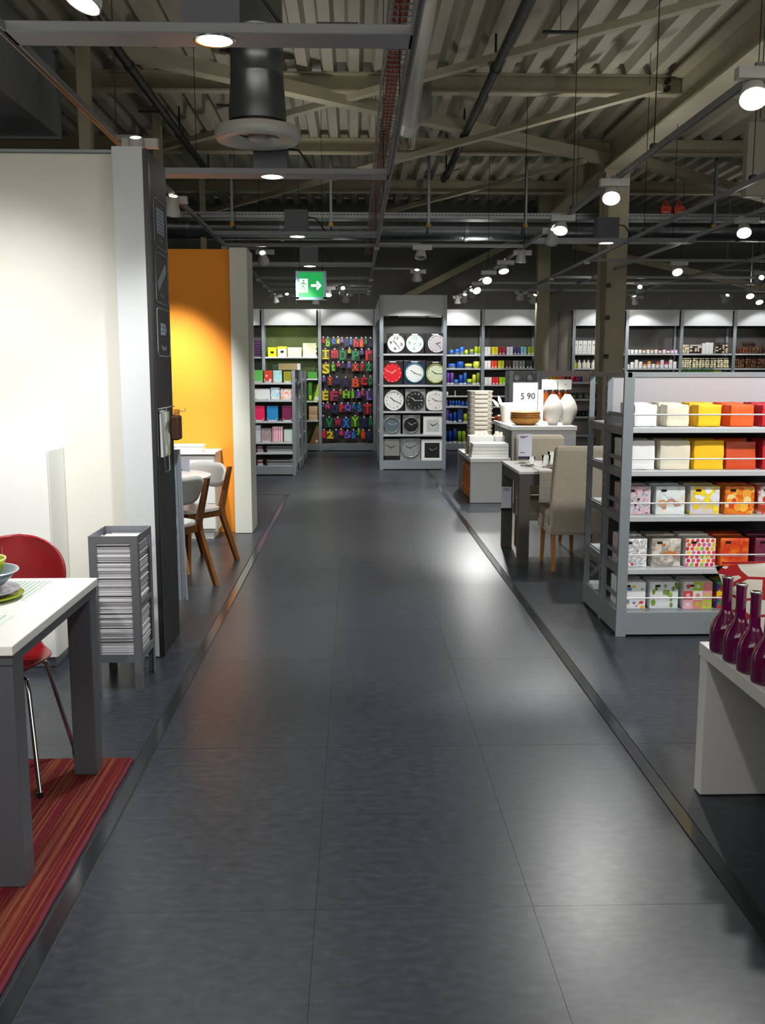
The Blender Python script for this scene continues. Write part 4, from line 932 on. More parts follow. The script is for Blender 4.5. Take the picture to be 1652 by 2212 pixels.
# ---- hanging letters
LC = {'r': ('d8202c', 'red'), 'g': ('138a4c', 'green'), 'l': ('7fd01c', 'lime'), 'b': ('1f74c4', 'blue'), 'y': ('f0d81a', 'yellow'), 'p': ('7d58c0', 'purple'), 'n': ('1d1e5c', 'navy'), 'o': ('f0501c', 'orange'), 'k': ('e03a6c', 'pink'), 'c': ('b01f50', 'crimson')}
S = 150 / 1652
LET = [(660, 'first', 'a165,235,785,880,r b260,355,790,975,l c400,490,790,915,b d520,580,780,900,y e605,680,800,880,p n720,810,800,965,n g820,890,800,930,b h920,1040,800,980,r i1065,1155,800,985,o j1180,1240,790,910,g k1285,1355,800,970,n'),
       (660, 'second', 'I172,335,1060,1275,y m388,555,1065,1250,r D585,745,1070,1295,g o785,855,1045,1130,y P880,1060,1080,1300,g q1080,1150,1070,1165,p r1205,1355,1070,1300,r'),
       (660, 'third', 'S175,350,1390,1620,y t395,475,1385,1555,l u525,595,1370,1445,k v625,710,1380,1480,n w765,860,1385,1485,p X885,1040,1390,1555,o y1075,1175,1385,1555,r z1210,1350,1390,1555,g'),
       (660, 'fourth', 'x170,255,1710,1800,p Y310,410,1710,1890,o @450,600,1730,1870,n A655,810,1735,1930,n B885,1055,1735,1940,o C1090,1250,1710,1890,r D1280,1360,1710,1885,g'),
       (820, 'fifth', 'E175,320,270,490,y F365,540,275,505,c G575,640,280,340,o H665,830,275,440,l I870,930,275,440,l J970,1080,280,435,p K1090,1190,265,370,k L1225,1355,270,485,p'),
       (820, 'sixth', 'M178,230,590,655,b N255,350,575,690,k O385,550,600,800,n P590,685,590,765,r Q705,865,590,755,p R880,975,590,690,b S1010,1110,590,765,b T1160,1340,590,815,r'),
       (820, 'seventh', 'U178,225,890,965,n V255,430,920,1130,g W465,625,925,1090,c X655,830,935,1140,b Y870,1045,890,1115,l Z1085,1255,925,1120,n 0:1290,1358,910,1080,g'),
       (820, 'lowest', '1:178,255,1220,1390,r 2:280,440,1230,1400,y 3:460,555,1220,1385,n 4:570,675,1210,1330,k 5:695,855,1235,1395,p 6:870,970,1220,1400,b 7:1000,1080,1205,1325,l 8:1100,1195,1220,1395,o 9:1220,1355,1230,1420,n')]
YLt = 19.16
for oy, rn, row in LET:
    for tok in row.split():
        ch = tok[0]; v = tok[1:].lstrip(':').split(','); x0, x1, y0, y1 = [float(a) for a in v[:4]]; hx, cn = LC[v[4]]
        px0, px1, py0, py1 = 680 + x0 * S, 680 + x1 * S, oy + y0 * S, oy + y1 * S
        a = at(px0, py0, YLt); b_ = at(px1, py1, YLt); w_ = (b_.x - a.x) * .96; h_ = a.z - b_.z
        what = 'number ' + ['zero', 'one', 'two', 'three', 'four', 'five', 'six', 'seven', 'eight', 'nine'][int(ch)] if ch.isdigit() else ('at sign' if ch == '@' else ('letter ' if ch.isupper() else 'small letter ') + ch.upper())
        t = thing('hanging_letter', '%s %s hanging in the %s row of the letter display' % (cn, what, rn), 'letter', ((a.x + b_.x) / 2, YLt, (a.z + b_.z) / 2), 0, 'letters on the display')
        lm_ = mat('letter_' + cn, hx, .35)
        if ch == 'I' and w_ > .1:
            q = MB(); q.box(-w_ / 2, w_ / 2, -.015, .015, h_ * .36, h_ / 2); q.box(-w_ / 2, w_ / 2, -.015, .015, -h_ / 2, -h_ * .36); q.box(-w_ * .17, w_ * .17, -.015, .015, -h_ * .37, h_ * .37); q.build('letter_body', lm_, t)
        else: put_text(ch, w_, h_, lm_, t, (0, 0, 0), name='letter_body', depth=.03, bold=.035)
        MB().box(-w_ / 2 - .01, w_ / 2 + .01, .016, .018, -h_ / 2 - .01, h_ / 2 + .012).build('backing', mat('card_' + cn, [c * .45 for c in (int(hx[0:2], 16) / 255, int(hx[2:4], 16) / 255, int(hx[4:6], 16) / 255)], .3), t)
        MB().tube([(0, .26, h_ / 2 + .03), (0, -.02, h_ / 2 + .03), (0, -.03, h_ / 2 + .045)], .003, 5).build('hook', CHROME, t)
        MB().box(-.014, .014, -.033, -.031, h_ / 2 + .012, h_ / 2 + .04).build('price_tag', PAPER, t)

# ---- clock shelf
YK = 15.28
KX0, KX1 = .43, 1.43
KS = [zz(y, YK) for y in (764, 831.5, 888.5, 939)]
KB = zz(995, YK); KT = zz(637, YK)
t = bay('clock_shelf', 'tall grey shelf of boxed wall clocks at the end of the aisle', KX0, KX1, YK, 15.75, KT, KS, KB, KT - zz(682, YK), mat('clock_back', '3c3e3e', .5, var=.1), (1, 1))
# its long side running back to the wall
t2 = thing('side_shelf', 'long narrow shelf side running from the clocks to the letter wall', 'shelf unit')
MB().box(KX0 + .25, KX0 + .28, 15.76, 18.95, KB, KT - .02).build('back_panel', BACKP, t2)
MB().box(KX0 - .02, KX0 + .25, 15.76, 18.95, .01, KB).build('base', GREY, t2)
for yy in (16.8, 17.85, 18.92): MB().box(KX0 - .03, KX0 + .03, yy - .03, yy + .03, 0, KT).build('post', GREY, t2)
for z in KS[:] + [zz(700, YK)]: MB().box(KX0 - .02, KX0 + .24, 15.76, 18.92, z - .03, z).build('shelf', SHELFW, t2)
MB().box(KX0 - .022, KX0 - .01, 15.76, 18.92, zz(682, YK), KT).build('header_panel', FASC, t2)

def clock(label, box, face, style, zs, boxm, rim, dial, hands=('222222', 300, 60), nums=None, numc='222222', group='boxed wall clocks', rsq=False):
    """box: px rectangle; face: px centre + radius"""
    Y = YK + .05
    bx0, bx1, by0, by1 = box; a = at(bx0, by0, Y); b_ = at(bx1, by1, Y); w_ = b_.x - a.x; h_ = a.z - b_.z; cxw = (a.x + b_.x) / 2
    t = thing('wall_clock', label, 'clock', (cxw, Y, zs), 0, group)
    bb = MB().bbox(-w_ / 2, w_ / 2, .02, .10, 0, h_, .004).build('carton', boxm, t)
    MB().box(-w_ * .16, w_ * .16, .017, .02, h_ * .93, h_ * .97).build('carton_print', PAPER, bb)
    p = at(face[0], face[1], Y); fx, fz = p.x - cxw, p.z - b_.z; r = face[2] * Y / F
    M = Matrix.Translation((fx, .02, fz)) @ Matrix.Rotation(PI / 2, 4, 'X')
    if style == 'round':
        MB().lathe([(r * .9, .018), (r * .94, .03), (r, .022), (r, 0), (r * .9, 0)], 40, None, M).build('rim', rim, t)
        MB().lathe([(0, .012), (r * .92, .012)], 40, None, M, False).build('dial', dial, t)
    elif style == 'squircle':
        pts = []
        for k in range(40):
            a_ = 2 * PI * k / 40; c, s_ = math.cos(a_), math.sin(a_); pts.append((fx + r * math.copysign(abs(c) ** .55, c), fz + r * math.copysign(abs(s_) ** .55, s_)))
        MB().prism(pts, -.005, .02).build('rim', rim, t)
        MB().prism([(fx + (x - fx) * .9, fz + (z_ - fz) * .9) for x, z_ in pts], -.008, 0).build('dial', dial, t)
    else:
        MB().bbox(fx - r, fx + r, -.004, .02, fz - r, fz + r, .006).build('rim', rim, t)
        ri = r * (style if not isinstance(style, str) else .7)
        MB().box(fx - ri, fx + ri, -.006, 0, fz - ri, fz + ri).build('dial', dial, t)
        r = ri
    yh = -.0 if style == 'round' else -.010
    yh = .004 if style == 'round' else yh
    hm = col(hands[0], .4)
    for nm, ang, ln, wd in (('hour_hand', hands[1], .5, .013), ('minute_hand', hands[2], .76, .009)):
        an = math.radians(ang); q = MB(); q.bar((fx - math.sin(an) * r * .1, yh, fz - math.cos(an) * r * .1), (fx + math.sin(an) * r * ln, yh, fz + math.cos(an) * r * ln), .002, wd); q.build(nm, hm, t)
    if nums == 'big':
        for tx, ux, uz, hh in (('12', .05, .62, .3), ('3', .6, -.08, .34), ('6', -.1, -.55, .34), ('9', -.62, .1, .36)):
            put_text(tx, r * .5 if tx == '12' else r * .32, r * hh, col(numc), t, (fx + ux * r, .006, fz + uz * r), name='numeral', depth=.002, bold=.02)
    elif nums == 'all':
        for k in range(1, 13):
            an = math.radians(30 * k); put_text(str(k), r * (.12 if k < 10 else .2), r * .17, col(numc), t, (fx + math.sin(an) * r * .74, yh + .001, fz + math.cos(an) * r * .74), name='numeral', depth=.002, bold=.01)
    elif nums == 'quarter':
        for k in (3, 6, 9, 12):
            an = math.radians(30 * k); put_text(str(k), r * (.16 if k < 10 else .26), r * .22, col('d83a4a'), t, (fx + math.sin(an) * r * .72, yh + .001, fz + math.cos(an) * r * .72), name='numeral', depth=.002, bold=.02)
        for k in (1, 2, 4, 5, 7, 8, 10, 11):
            an = math.radians(30 * k); put_text(str(k), r * (.1 if k < 10 else .18), r * .14, col('9a9a9a'), t, (fx + math.sin(an) * r * .72, yh + .001, fz + math.cos(an) * r * .72), name='numeral', depth=.002)
    elif nums == 'ticks':
        for k in range(12):
            an = math.radians(30 * k); MB().bar((fx + math.sin(an) * r * .74, yh, fz + math.cos(an) * r * .74), (fx + math.sin(an) * r * .86, yh, fz + math.cos(an) * r * .86), .002, .014).build('tick', col(numc), t)
    elif nums == 'dots':
        for k in range(12):
            an = math.radians(30 * k); MB().lathe([(0, .014), (r * .06, .014), (r * .06, .012)], 10, None, Matrix.Translation((fx + math.sin(an) * r * .86, .02, fz + math.cos(an) * r * .86)) @ Matrix.Rotation(PI / 2, 4, 'X')).build('marker', col(numc), t)
    return t
def ks(x, y): return 800 + x * .10896, 640 + y * .10896
def ks2(x, y): return 800 + x * .10896, 830 + y * .10896
CART = mat('clock_carton', '17181d', .3); CARTG = mat('clock_carton_grey', '8a8d8f', .3); CARTB = mat('clock_carton_navy', '1c2a3c', .3)
def K(f, x0, x1, y0, y1, cx_, cy_, r): a = f(x0, y0); b_ = f(x1, y1); c = f(cx_, cy_); return (a[0], b_[0], a[1], b_[1]), (c[0], c[1], r * .10896)
def CK(label, f, geo, zs, style, boxm, rim, dial, **k):
    bx, fc = K(f, *geo); clock(label, bx, fc, style, zs, boxm, rim, dial, **k)
WF = mat('dial_white', 'e6e8e4', .4); SIL = mat('clock_silver', 'b5b8ba', .25, .7); CWH = mat('clock_white', 'e8e8e6', .35)
CK('white clock with bold black numbers 12 3 6 9, top left', ks, (330, 688, 722, 1130, 508, 930, 170), KS[0], 'round', CART, CWH, WF, nums='big', hands=('555555', 318, 142))
CK('white clock with a mint green quarter, top row middle', ks, (692, 1068, 722, 1130, 880, 930, 172), KS[0], 'round', CART, CWH, mat('dial_mint', 'd8ece0', .35), nums='big', numc='6aa890', hands=('d0d8d4', 40, 200))
CK('grey dial clock with white rim, top row right', ks, (1085, 1482, 722, 1130, 1312, 930, 170), KS[0], 'round', CART, CWH, mat('dial_grey', 'b9b4ba', .4), nums='dots', numc='555058', hands=('555555', 70, 135))
CK('bright red clock with cream hands on the second shelf', ks, (245, 645, 1258, 1740, 432, 1503, 190), KS[1], 'round', CART, mat('clock_red', 'c80f20', .3), mat('dial_red', 'd81426', .35), nums='dots', numc='f0c8b0', hands=('e8c8a0', 52, 292))
CK('white dial clock with teal blue rim on the second shelf', ks, (662, 1088, 1258, 1740, 876, 1505, 192), KS[1], 'round', CARTB, mat('clock_teal', '3f8ca8', .3), WF, nums='ticks', numc='b8d0d4', hands=('6a7478', 305, 108))
CK('pale dial clock with olive green rim on the second shelf', ks, (1098, 1482, 1268, 1740, 1292, 1515, 190), KS[1], 'round', CART, mat('clock_olive', 'a8b04a', .3), mat('dial_pale_green', 'd8e0c0', .4), nums='ticks', numc='a8b090', hands=('5a6450', 305, 92))
CK('white clock with thick white rim on the third shelf', ks2, (250, 665, 90, 525, 465, 315, 195), KS[2], 'round', CART, CWH, WF, nums='all', numc='8a8a88', hands=('3a3a3a', 312, 112))
CK('black dial clock in a grey box on the third shelf', ks2, (690, 1092, 85, 525, 885, 315, 188), KS[2], 'round', CARTG, mat('clock_charcoal', '4a4c4e', .3), mat('dial_black', '16181a', .3), nums='all', numc='b0bcb8', hands=('b8bcbc', 308, 90))
CK('rounded square white clock with red quarter numbers', ks2, (1103, 1482, 98, 525, 1292, 320, 188), KS[2], 'squircle', CART, CWH, WF, nums='quarter', hands=('7a7a7a', 305, 95))
CK('blue grey dial clock with silver rim on the fourth shelf', ks2, (255, 598, 605, 990, 425, 805, 158), KS[3], 'round', CARTG, SIL, mat('dial_slate', '5a6a74', .35), hands=('a8b4ba', 305, 70))
CK('black dial clock with silver rim on the fourth shelf', ks2, (642, 988, 605, 990, 808, 803, 155), KS[3], 'round', CARTG, SIL, mat('dial_black', '16181a', .3), hands=('a0a4a6', 310, 65))
CK('small white square clock with pale dial on the fourth shelf', ks2, (1050, 1422, 632, 990, 1236, 815, 184), KS[3], .68, CWH, CWH, mat('dial_pale', 'c8d0d0', .35), nums='ticks', numc='8a9494', hands=('4a5050', 305, 65))
CK('flat grey square clock on the lowest clock shelf', ks2, (240, 580, 1075, 1508, 410, 1255, 168), KB, .98, CART, mat('clock_stone', '8c8f86', .4), mat('dial_stone', '84877e', .4), hands=('5a5c58', 60, 300))
CK('large silver dial clock on the lowest clock shelf', ks2, (588, 992, 1070, 1508, 788, 1265, 192), KB, 'round', CARTG, SIL, mat('dial_silver', 'a0a6a8', .3, .4), nums='ticks', numc='7a8082', hands=('5a6062', 295, 62))
CK('white square framed clock with black dial on the lowest shelf', ks2, (1010, 1432, 1100, 1508, 1220, 1312, 206), KB, .72, CWH, CWH, mat('dial_black', '16181a', .3), nums='ticks', numc='4a4c50', hands=('8a8a8c', 305, 65))

# ---- notebook gondola on the left
YG = 14.5
GS = [zz(y, YG) for y in (826.5, 864, 910, 955, 977.5)]; GBs = zz(1006, YG); GT = zz(800, YG)
GX1 = -.89; GX0 = -2.1
t = thing('notebook_gondola', 'low grey gondola shelf with notebooks and boxes left of the aisle', 'shelf unit')
MB().bbox(GX0, GX1, YG, 14.95, .015, GBs, .003).build('base', GREY, t)
MB().box(GX0, GX1 - .02, 14.93, 14.95, GBs, GT).build('back_panel', BACKP, t)
for z in GS: MB().bbox(GX0 + .02, GX1 - .02, YG + .01, 14.93, z - .028, z, .003).build('shelf', SHELFW, t)
for yy, wv in ((YG + .015, .05), (14.94, .05)):
    for x_ in (GX0, GX1 - .02): MB().bbox(x_ - .025, x_ + .025, yy - .02, yy + .02, 0, GT, .002).build('post', GREY, t)
q = MB()
for i in range(24): q.box(GX1 + .004, GX1 + .0065, 14.935, 14.945, .2 + i * .055, .225 + i * .055)
o = q.build('slots', BLACK, t); o['kind'] = 'stuff'
# the two gondolas running back behind it
t = thing('stationery_gondola', 'low grey gondola running back behind the notebook shelf', 'shelf unit')
for j, (y0, y1) in enumerate(((15.0, 16.2), (16.2, 17.4))):
    MB().bbox(GX1 - .42, GX1 + .02, y0 + .01, y1, .015, GBs, .003).build('base', GREY, t)
    for z in GS[:3] + [GS[3]]: MB().box(GX1 - .38, GX1 + .0, y0 + .02, y1 - .02, z - .025, z).build('shelf', SHELFW, t)
    for yy in (y0 + .03, y1 - .02): MB().bbox(GX1 - .02, GX1 + .03, yy - .02, yy + .02, 0, GT, .002).build('post', GREY, t)
MB().box(GX1 - .42, GX1 - .40, 15.01, 17.4, GBs, GT).build('back_panel', BACKP, t)
rng = random.Random(3)
PN = [('e6dede', 'white'), ('9ad0c0', 'mint'), ('c06a78', 'dusty pink'), ('8a8f94', 'grey'), ('d8c8b0', 'beige'), ('4a4f55', 'charcoal')]
for j, z in enumerate((GS[0], GS[1], GS[2], GS[3], GBs)):
    for k, yy in enumerate((15.15, 15.6, 16.35, 16.85)):
        c, nm = PN[(j * 2 + k) % 6]
        o = thing('notebook_pack', '%s pack on the side gondola, shelf %s from top, %s along' % (nm, OR_[j], OR_[k]), 'stationery', (GX1 - .17, yy, z), 0, 'packs on the side gondola')
        hh = (.16, .17, .2, .18, .14)[j] * rng.uniform(.8, 1.0); MB().bbox(-.09, .12, 0, .3, 0, hh, .005).build('pack', col(c, .5), o); MB().box(.12, .122, .05, .16, hh * .2, hh * .5).build('label', PAPER, o)
def bstop(t, w_, h_, d_):
    q = MB(); q.box(-w_ * .4, w_ * .4, -.022, -.018, 0, .02); q.box(-w_ * .4, -w_ * .36, -.022, -.018, 0, .05); q.box(w_ * .36, w_ * .4, -.022, -.018, 0, .05); q.box(-w_ * .4, w_ * .4, -.022, .0, 0, .003); q.build('display_clip', LAMPW, t)
YN = YG + .06
NB = [(GS[0], 826.5, [(547, 567.5, 799.5, col('5fc05a'), 'green'), (570, 588, 800.5, pattern('red_floral', ['d8402c', 'f0e4dc', 'e0604a'], 'voronoi', 22, bg='d2402c', size=.4), 'red flowered'), (589.5, 608.5, 800.5, pattern('teal_floral', ['8fd0d0', 'b8e4e0', '5fb4b8'], 'noise', 18), 'pale teal'), (612, 630.5, 802.5, col('8f8a1c'), 'olive')]),
      (GS[1], 864, [(549, 583, 840, WHITE, 'plain white'), (584.5, 604, 837.5, pattern('blue_floral', ['2fa4cc', 'f0f4f4', '8fd0e0', 'f0f4f4'], 'noise', 12), 'white and sky blue'), (605.5, 632, 840, pattern('multi_floral', ['f0ece0', 'e87a3a', 'f0ece0', 'd88ab0', 'e8d8c0'], 'noise', 14), 'multicoloured flowered')]),
      (GS[2], 910, [(550, 571.5, 877, col('e01f5c'), 'hot pink'), (576, 600.5, 877.5, col('1f86c4'), 'bright blue'), (609, 632, 877, col('7a1c4c'), 'maroon')]),
      (GS[3], 955, [(552, 563, 918, col('c8ccd2'), 'pale grey'), (564, 586, 926, pattern('speckle', ['e8e0e0', '8a6a70', 'e8e0e0'], 'noise', 60), 'speckled'), (588, 611, 922, pattern('pink_stripe', ['e0708c', 'f4d8dc', 'e890a4', 'f8ecec'], 'stripe', 14), 'pink striped'), (613, 632, 928, col('cfe4da'), 'mint')])]
for z0, ys, items in NB:
    for x0, x1, yt, m, nm in items:
        box_item('notebook_box', nm + ' notebook pack on the low gondola left of the aisle', 'stationery', x0, x1, yt, ys, YN, m, .2, 'packs on the notebook gondola', z0, .005, bstop)
for z0, ys, yt, rn in ((GS[4], 977.5, 963, 'upper'), (GBs, 1006, 994, 'lower')):
    for j, (x0, x1, c, nm) in enumerate(((549, 566, 'd8a0b4', 'pink'), (570, 632, '9a9a9c', 'grey'))):
        for k in range(4):
            dh = (zz(yt, YN) - zz(ys, YN)) / 4; o = thing('wrapping_sheet', '%s folded sheets on the %s bottom shelf of the gondola, %s from below' % (nm, rn, OR_[k]), 'paper', ((xx(x0, YN) + xx(x1, YN)) / 2, YN, z0 + k * dh), 0, 'folded sheets on the gondola')
            w_ = xx(x1, YN) - xx(x0, YN); MB().bbox(-w_ / 2 + rng.uniform(0, .02), w_ / 2 - rng.uniform(0, .02), rng.uniform(0, .02), .28, 0, dh * .9, .004).build('sheets', col(['c9c9cc', c, '5a5a5c', c][k], .5), o)
            MB().bbox(-w_ / 2 - .005, -w_ / 2 + .03, .0, .28, dh * .1, dh * .8, .002).build('band', BLACK, o)
o = thing('cardboard_box', 'long cardboard box lying on the low gondola', 'box', (xx(626, 14.7), 14.62, GT), 0)
w_ = xx(650, 14.7) - xx(603, 14.7); MB().bbox(-w_ / 2, w_ / 2 - .05, 0, .2, 0, .098, .006).build('carton', mat('cardboard', 'a8946c', .8, var=.08), o); MB().bbox(w_ / 2 - .049, w_ / 2, .0, .2, 0, .097, .004).build('end_flap', PAPER, o)
MB().box(-.1, .1, .06, .14, -.004, .0).build('tape', PAPER, o)
o.location.z = GT + .005

# ================================================================ NAPKIN GONDOLA
NY = 5.477; NM = 5.92; NR = 6.36; NX0 = 1.575; NX1 = 3.0; NT = 1.558
NS = [1.241, .990, .722, .408]; NBs = .15
t = thing('napkin_gondola', 'grey double sided gondola shelf of paper napkins right of the aisle', 'shelf unit')
MB().bbox(NX0 - .02, NX1, NY + .002, NR, .012, NBs, .003).build('base', GREY, t)
MB().box(NX0, NX1 - .02, NY + .04, NR - .04, 0, .012).build('plinth', BLACK, t)
MB().box(NX0 + .02, NX1, NM - .012, NM + .012, NBs, 1.24).build('back_panel', mat('napkin_back', '3a3c3e', .5), t)
MB().box(NX0 + .02, NX1, NM - .012, NM + .012, 1.242, NT - .03).build('top_panel', mat('napkin_top_panel', 'a9a7ad', .55), t)
MB().box(NX0 - .02, NX1, NM - .02, NM + .02, NT - .03, NT).build('top_rail', GREY, t)
for x_ in (NX0 - .0, NX1):
    for yy, wx, wy in ((NY + .012, .03, .012), (NM, .018, .03), (NR - .012, .018, .012)):
        MB().bbox(x_ - wx, x_ + wx, yy - wy, yy + wy, 0, NT, .002).build('post', GREY, t)
MB().box(NX0 - .012, NX0 + .012, NY, NR, NT - .03, NT).build('side_top_rail', GREY, t)
q = MB()
for i in range(26):
    for yy in (NM - .018, NR - .012): q.box(NX0 - .0195, NX0 - .0175, yy - .004, yy + .004, .2 + i * .052, .228 + i * .052)
o = q.build('slots', BLACK, t); o['kind'] = 'stuff'
for z in NS:
    MB().bbox(NX0 + .02, NX1 - .02, NY + .012, NM - .014, z - .032, z, .003).build('shelf', SHELFW, t)
    MB().bbox(NX0 + .02, NX1 - .02, NM + .014, NR - .012, z - .032, z, .003).build('rear_shelf', SHELFW, t)
    MB().box(NX0 - .006, NX0 + .006, NY + .02, NM - .03, z - .05, z - .002).build('bracket', GREY, t)
    MB().box(NX0 - .006, NX0 + .006, NM + .03, NR - .02, z - .05, z - .002).build('bracket', GREY, t)
for z in (1.315, 1.059, .8, .492, .233):
    MB().tube([(NX0 + .03, NY + .008, z), (NX1, NY + .008, z)], .0048, 8).build('wire_rail', mat('rail_white', 'c9cacc', .3, .3), t)
    MB().box(NX0 - .005, NX0 + .005, NY + .02, NM - .03, z - .018, z + .006).build('side_guard', GREY, t)
# napkin packs
def crease(bm, seed, amp):
    r = random.Random(seed)
    for v in bm.verts:
        v.co += Vector((r.uniform(-1, 1), r.uniform(-1, 1) * 1.2, r.uniform(-1, 1))) * amp
def pack(label, x0, x1, z, h_, y0, d_, m, tilt=0, plain=True, side=None, extra=None):
    w_ = x1 - x0
    t = thing('napkin_pack', label, 'napkins', ((x0 + x1) / 2, y0, z), 0, 'napkin packs on the gondola')
    bm = bmesh.new(); bmesh.ops.create_grid(bm, x_segments=7, y_segments=7, size=.5)
    bm.free()
    # front face lightly creased, rest a soft box
    bm = bmesh.new(); bmesh.ops.create_cube(bm, size=1)
    bmesh.ops.subdivide_edges(bm, edges=bm.edges[:], cuts=4, use_grid_fill=True)
    for v in bm.verts: v.co = Vector((v.co.x * w_, (v.co.y + .5) * d_, (v.co.z + .5) * h_))
    if plain: crease(bm, label, .0026)
    for v in bm.verts: v.co.z = max(v.co.z, .0005)
    M = Matrix.Rotation(tilt, 4, 'X')
    q = MB().from_bm(bm, None, M, True); bm.free()
    o = q.build('napkins', m, t); md = o.modifiers.new('b', 'BEVEL'); md.width = .004; md.segments = 2; md.limit_method = 'ANGLE'
    if plain:
        for k in range(3): MB().box(-w_ / 2 - .0012, -w_ / 2 + .001, d_ * (.2 + .27 * k), d_ * (.23 + .27 * k), .006, h_ - .006, None, M).build('fold_line', side or m, t)
    else:
        MB().box(-w_ * .32, -w_ * .14, -.0018, .0, h_ * .82, h_ * .9, None, M).build('print_label', BLACK, t)
        MB().box(-w_ * .47, w_ * .47, -.0012, .0004, h_ * .36, h_ * .365, None, M).build('band_line', PAPER, t)
    if extra: extra(t, w_, h_, d_, M)
    return t
def nx(x, y): return at(x, y, NY + .075).x
NYF = NY + .075
WN, BN, YN_, ON, RN = col('e9eaec', .75), col('ddd6c2', .75), col('f2bd10', .65), col('ee5a18', .65), col('b81228', .6)
PL = [('white', WN), ('cream', BN), ('yellow', YN_), ('orange', ON), ('dark red', RN)]
for i, ((x0, x1), (nm, m)) in enumerate(zip(((1370, 1419), (1440, 1488), (1508, 1557), (1578, 1628), (1646, 1694)), PL)):
    a, b_ = nx(x0, 895), nx(x1, 895); pack(nm + ' napkin pack in front on the top napkin shelf', a, b_, NS[0], .128, NYF, .13, m)
    pack(nm + ' napkin pack at the back of the top napkin shelf', a - .008, b_ - .006, NS[0], .136, NYF + .14, .13, m)
for i, ((x0, x1), (nm, m)) in enumerate(zip(((1354, 1414), (1426, 1490), (1499, 1563), (1570, 1634), (1647, 1710)), PL)):
    a, b_ = nx(x0, 980), nx(x1, 980)
    if nm == 'orange':
        pack('orange napkin pack tipped forward on the second napkin shelf', a + .0, b_ + .0, NS[1], .165, NYF + .0, .05, mat('rust_napkin', 'c0420f', .4), -.14)
    else: pack(nm + ' napkin pack in front on the second napkin shelf', a, b_, NS[1], .17, NYF, .12, m)
    pack(nm + ' napkin pack at the back of the second napkin shelf', a - .004, b_ - .004, NS[1], .175, NYF + .14, .12, m)
def printed(key, *a, **k): return pattern('napkin_' + key, *a, **k)
def squares(t, w_, h_, d_, M):
    cs = ['d8d4dc', 'a8c82a', 'e08a8a', 'c8484a', 'dcdcd8', 'e898a0', 'e8a8b8', 'd88878', 'b0cc3a']; q = MB()
    for j in range(3):
        for k in range(3):
            q.box(-w_ / 2 + w_ * k / 3 + .001, -w_ / 2 + w_ * (k + 1) / 3 - .001, -.0016, 0, h_ * (2 - j) / 3 + .001, h_ * (3 - j) / 3 - .001, col(cs[j * 3 + k], .5), M)
            q.lathe([(0, .0008), (w_ * .075, .0008)], 10, col(cs[(j * 3 + k + 3) % 9], .5), M @ Matrix.Translation((-w_ / 2 + w_ * (k + .5) / 3, -.0018, h_ * (2.5 - j) / 3)) @ Matrix.Rotation(PI / 2, 4, 'X'))
    q.build('square_print', None, t)['kind'] = 'stuff'
def dots(t, w_, h_, d_, M):
    cs = ['d83a5c', 'e8622a', '8fb82a', 'e8c81a', 'd860a0', 'c81f50']; q = MB(); r = random.Random(5)
    for j in range(7):
        for k in range(6):
            q.lathe([(0, .0008), (w_ * .062, .0008)], 12, col(cs[r.randrange(6)], .5), M @ Matrix.Translation((-w_ / 2 + w_ * (k + .35 + .3 * (j % 2)) / 6, -.0006, h_ * (j + .5) / 7)) @ Matrix.Rotation(PI / 2, 4, 'X'))
    q.build('dot_print', None, t)['kind'] = 'stuff'
def blobs(cs, n, rmin, rmax, seed, squash=1.0):
    def f(t, w_, h_, d_, M):
        q = MB(); r = random.Random(seed)
        for k in range(n):
            rad = w_ * r.uniform(rmin, rmax)
            q.lathe([(0, .0008 + k * .00004), (rad, .0006 + k * .00004)], 12, col(cs[r.randrange(len(cs))], .5), M @ Matrix.Translation((r.uniform(-w_ / 2 + rad, w_ / 2 - rad), -.0004, r.uniform(rad, h_ - rad))) @ Matrix.Rotation(PI / 2, 4, 'X') @ Matrix.Diagonal((1, squash, 1, 1)))
        q.build('print', None, t)['kind'] = 'stuff'
    return f
R3 = [(1350, 1405, 'grey napkin pack printed with small pink and black symbols', printed('symbols', ['c9c9d0', 'd8a0b0', 'd0d0d6', '8a8a92', 'd6d6da'], 'noise', 45), blobs(['c83a58', '2a2a30', 'c0d4e0', 'e0b0bc'], 34, .02, .055, 1)),
      (1416, 1479, 'pale blue napkin pack printed with sea shells', printed('shells', ['cfdadf', 'e4ebec', 'b9c9d0'], 'noise', 14), blobs(['c89a6a', 'e8d8c0', 'b8857a', 'dfe6e6'], 10, .07, .17, 2, .8)),
      (1490, 1554, 'yellow napkin pack printed with white daisies', printed('daisies', ['dcdce4', 'c8c8d6', 'e8c818', 'e4e4ea'], 'noise', 14), blobs(['e8c81a', 'eeeef2', 'e0e0ea', 'f0d82a'], 16, .05, .17, 3)),
      (1565, 1629, 'orange napkin pack printed with autumn fruit', printed('fruit', ['c83a12', 'e88a1c', 'd8521a', 'f0c040', 'b83010'], 'noise', 18), blobs(['e8a030', 'd8401a', 'e8d090', 'f0b838'], 14, .06, .16, 4)),
      (1637, 1700, 'dark napkin pack printed with red tomatoes at the right end', printed('tomato', ['3a5a2a', 'c82a1c', 'd0e0e4', 'b8261a'], 'noise', 14), blobs(['c82a1c', '3a6a2a', 'e0e8e8'], 10, .08, .16, 6))]
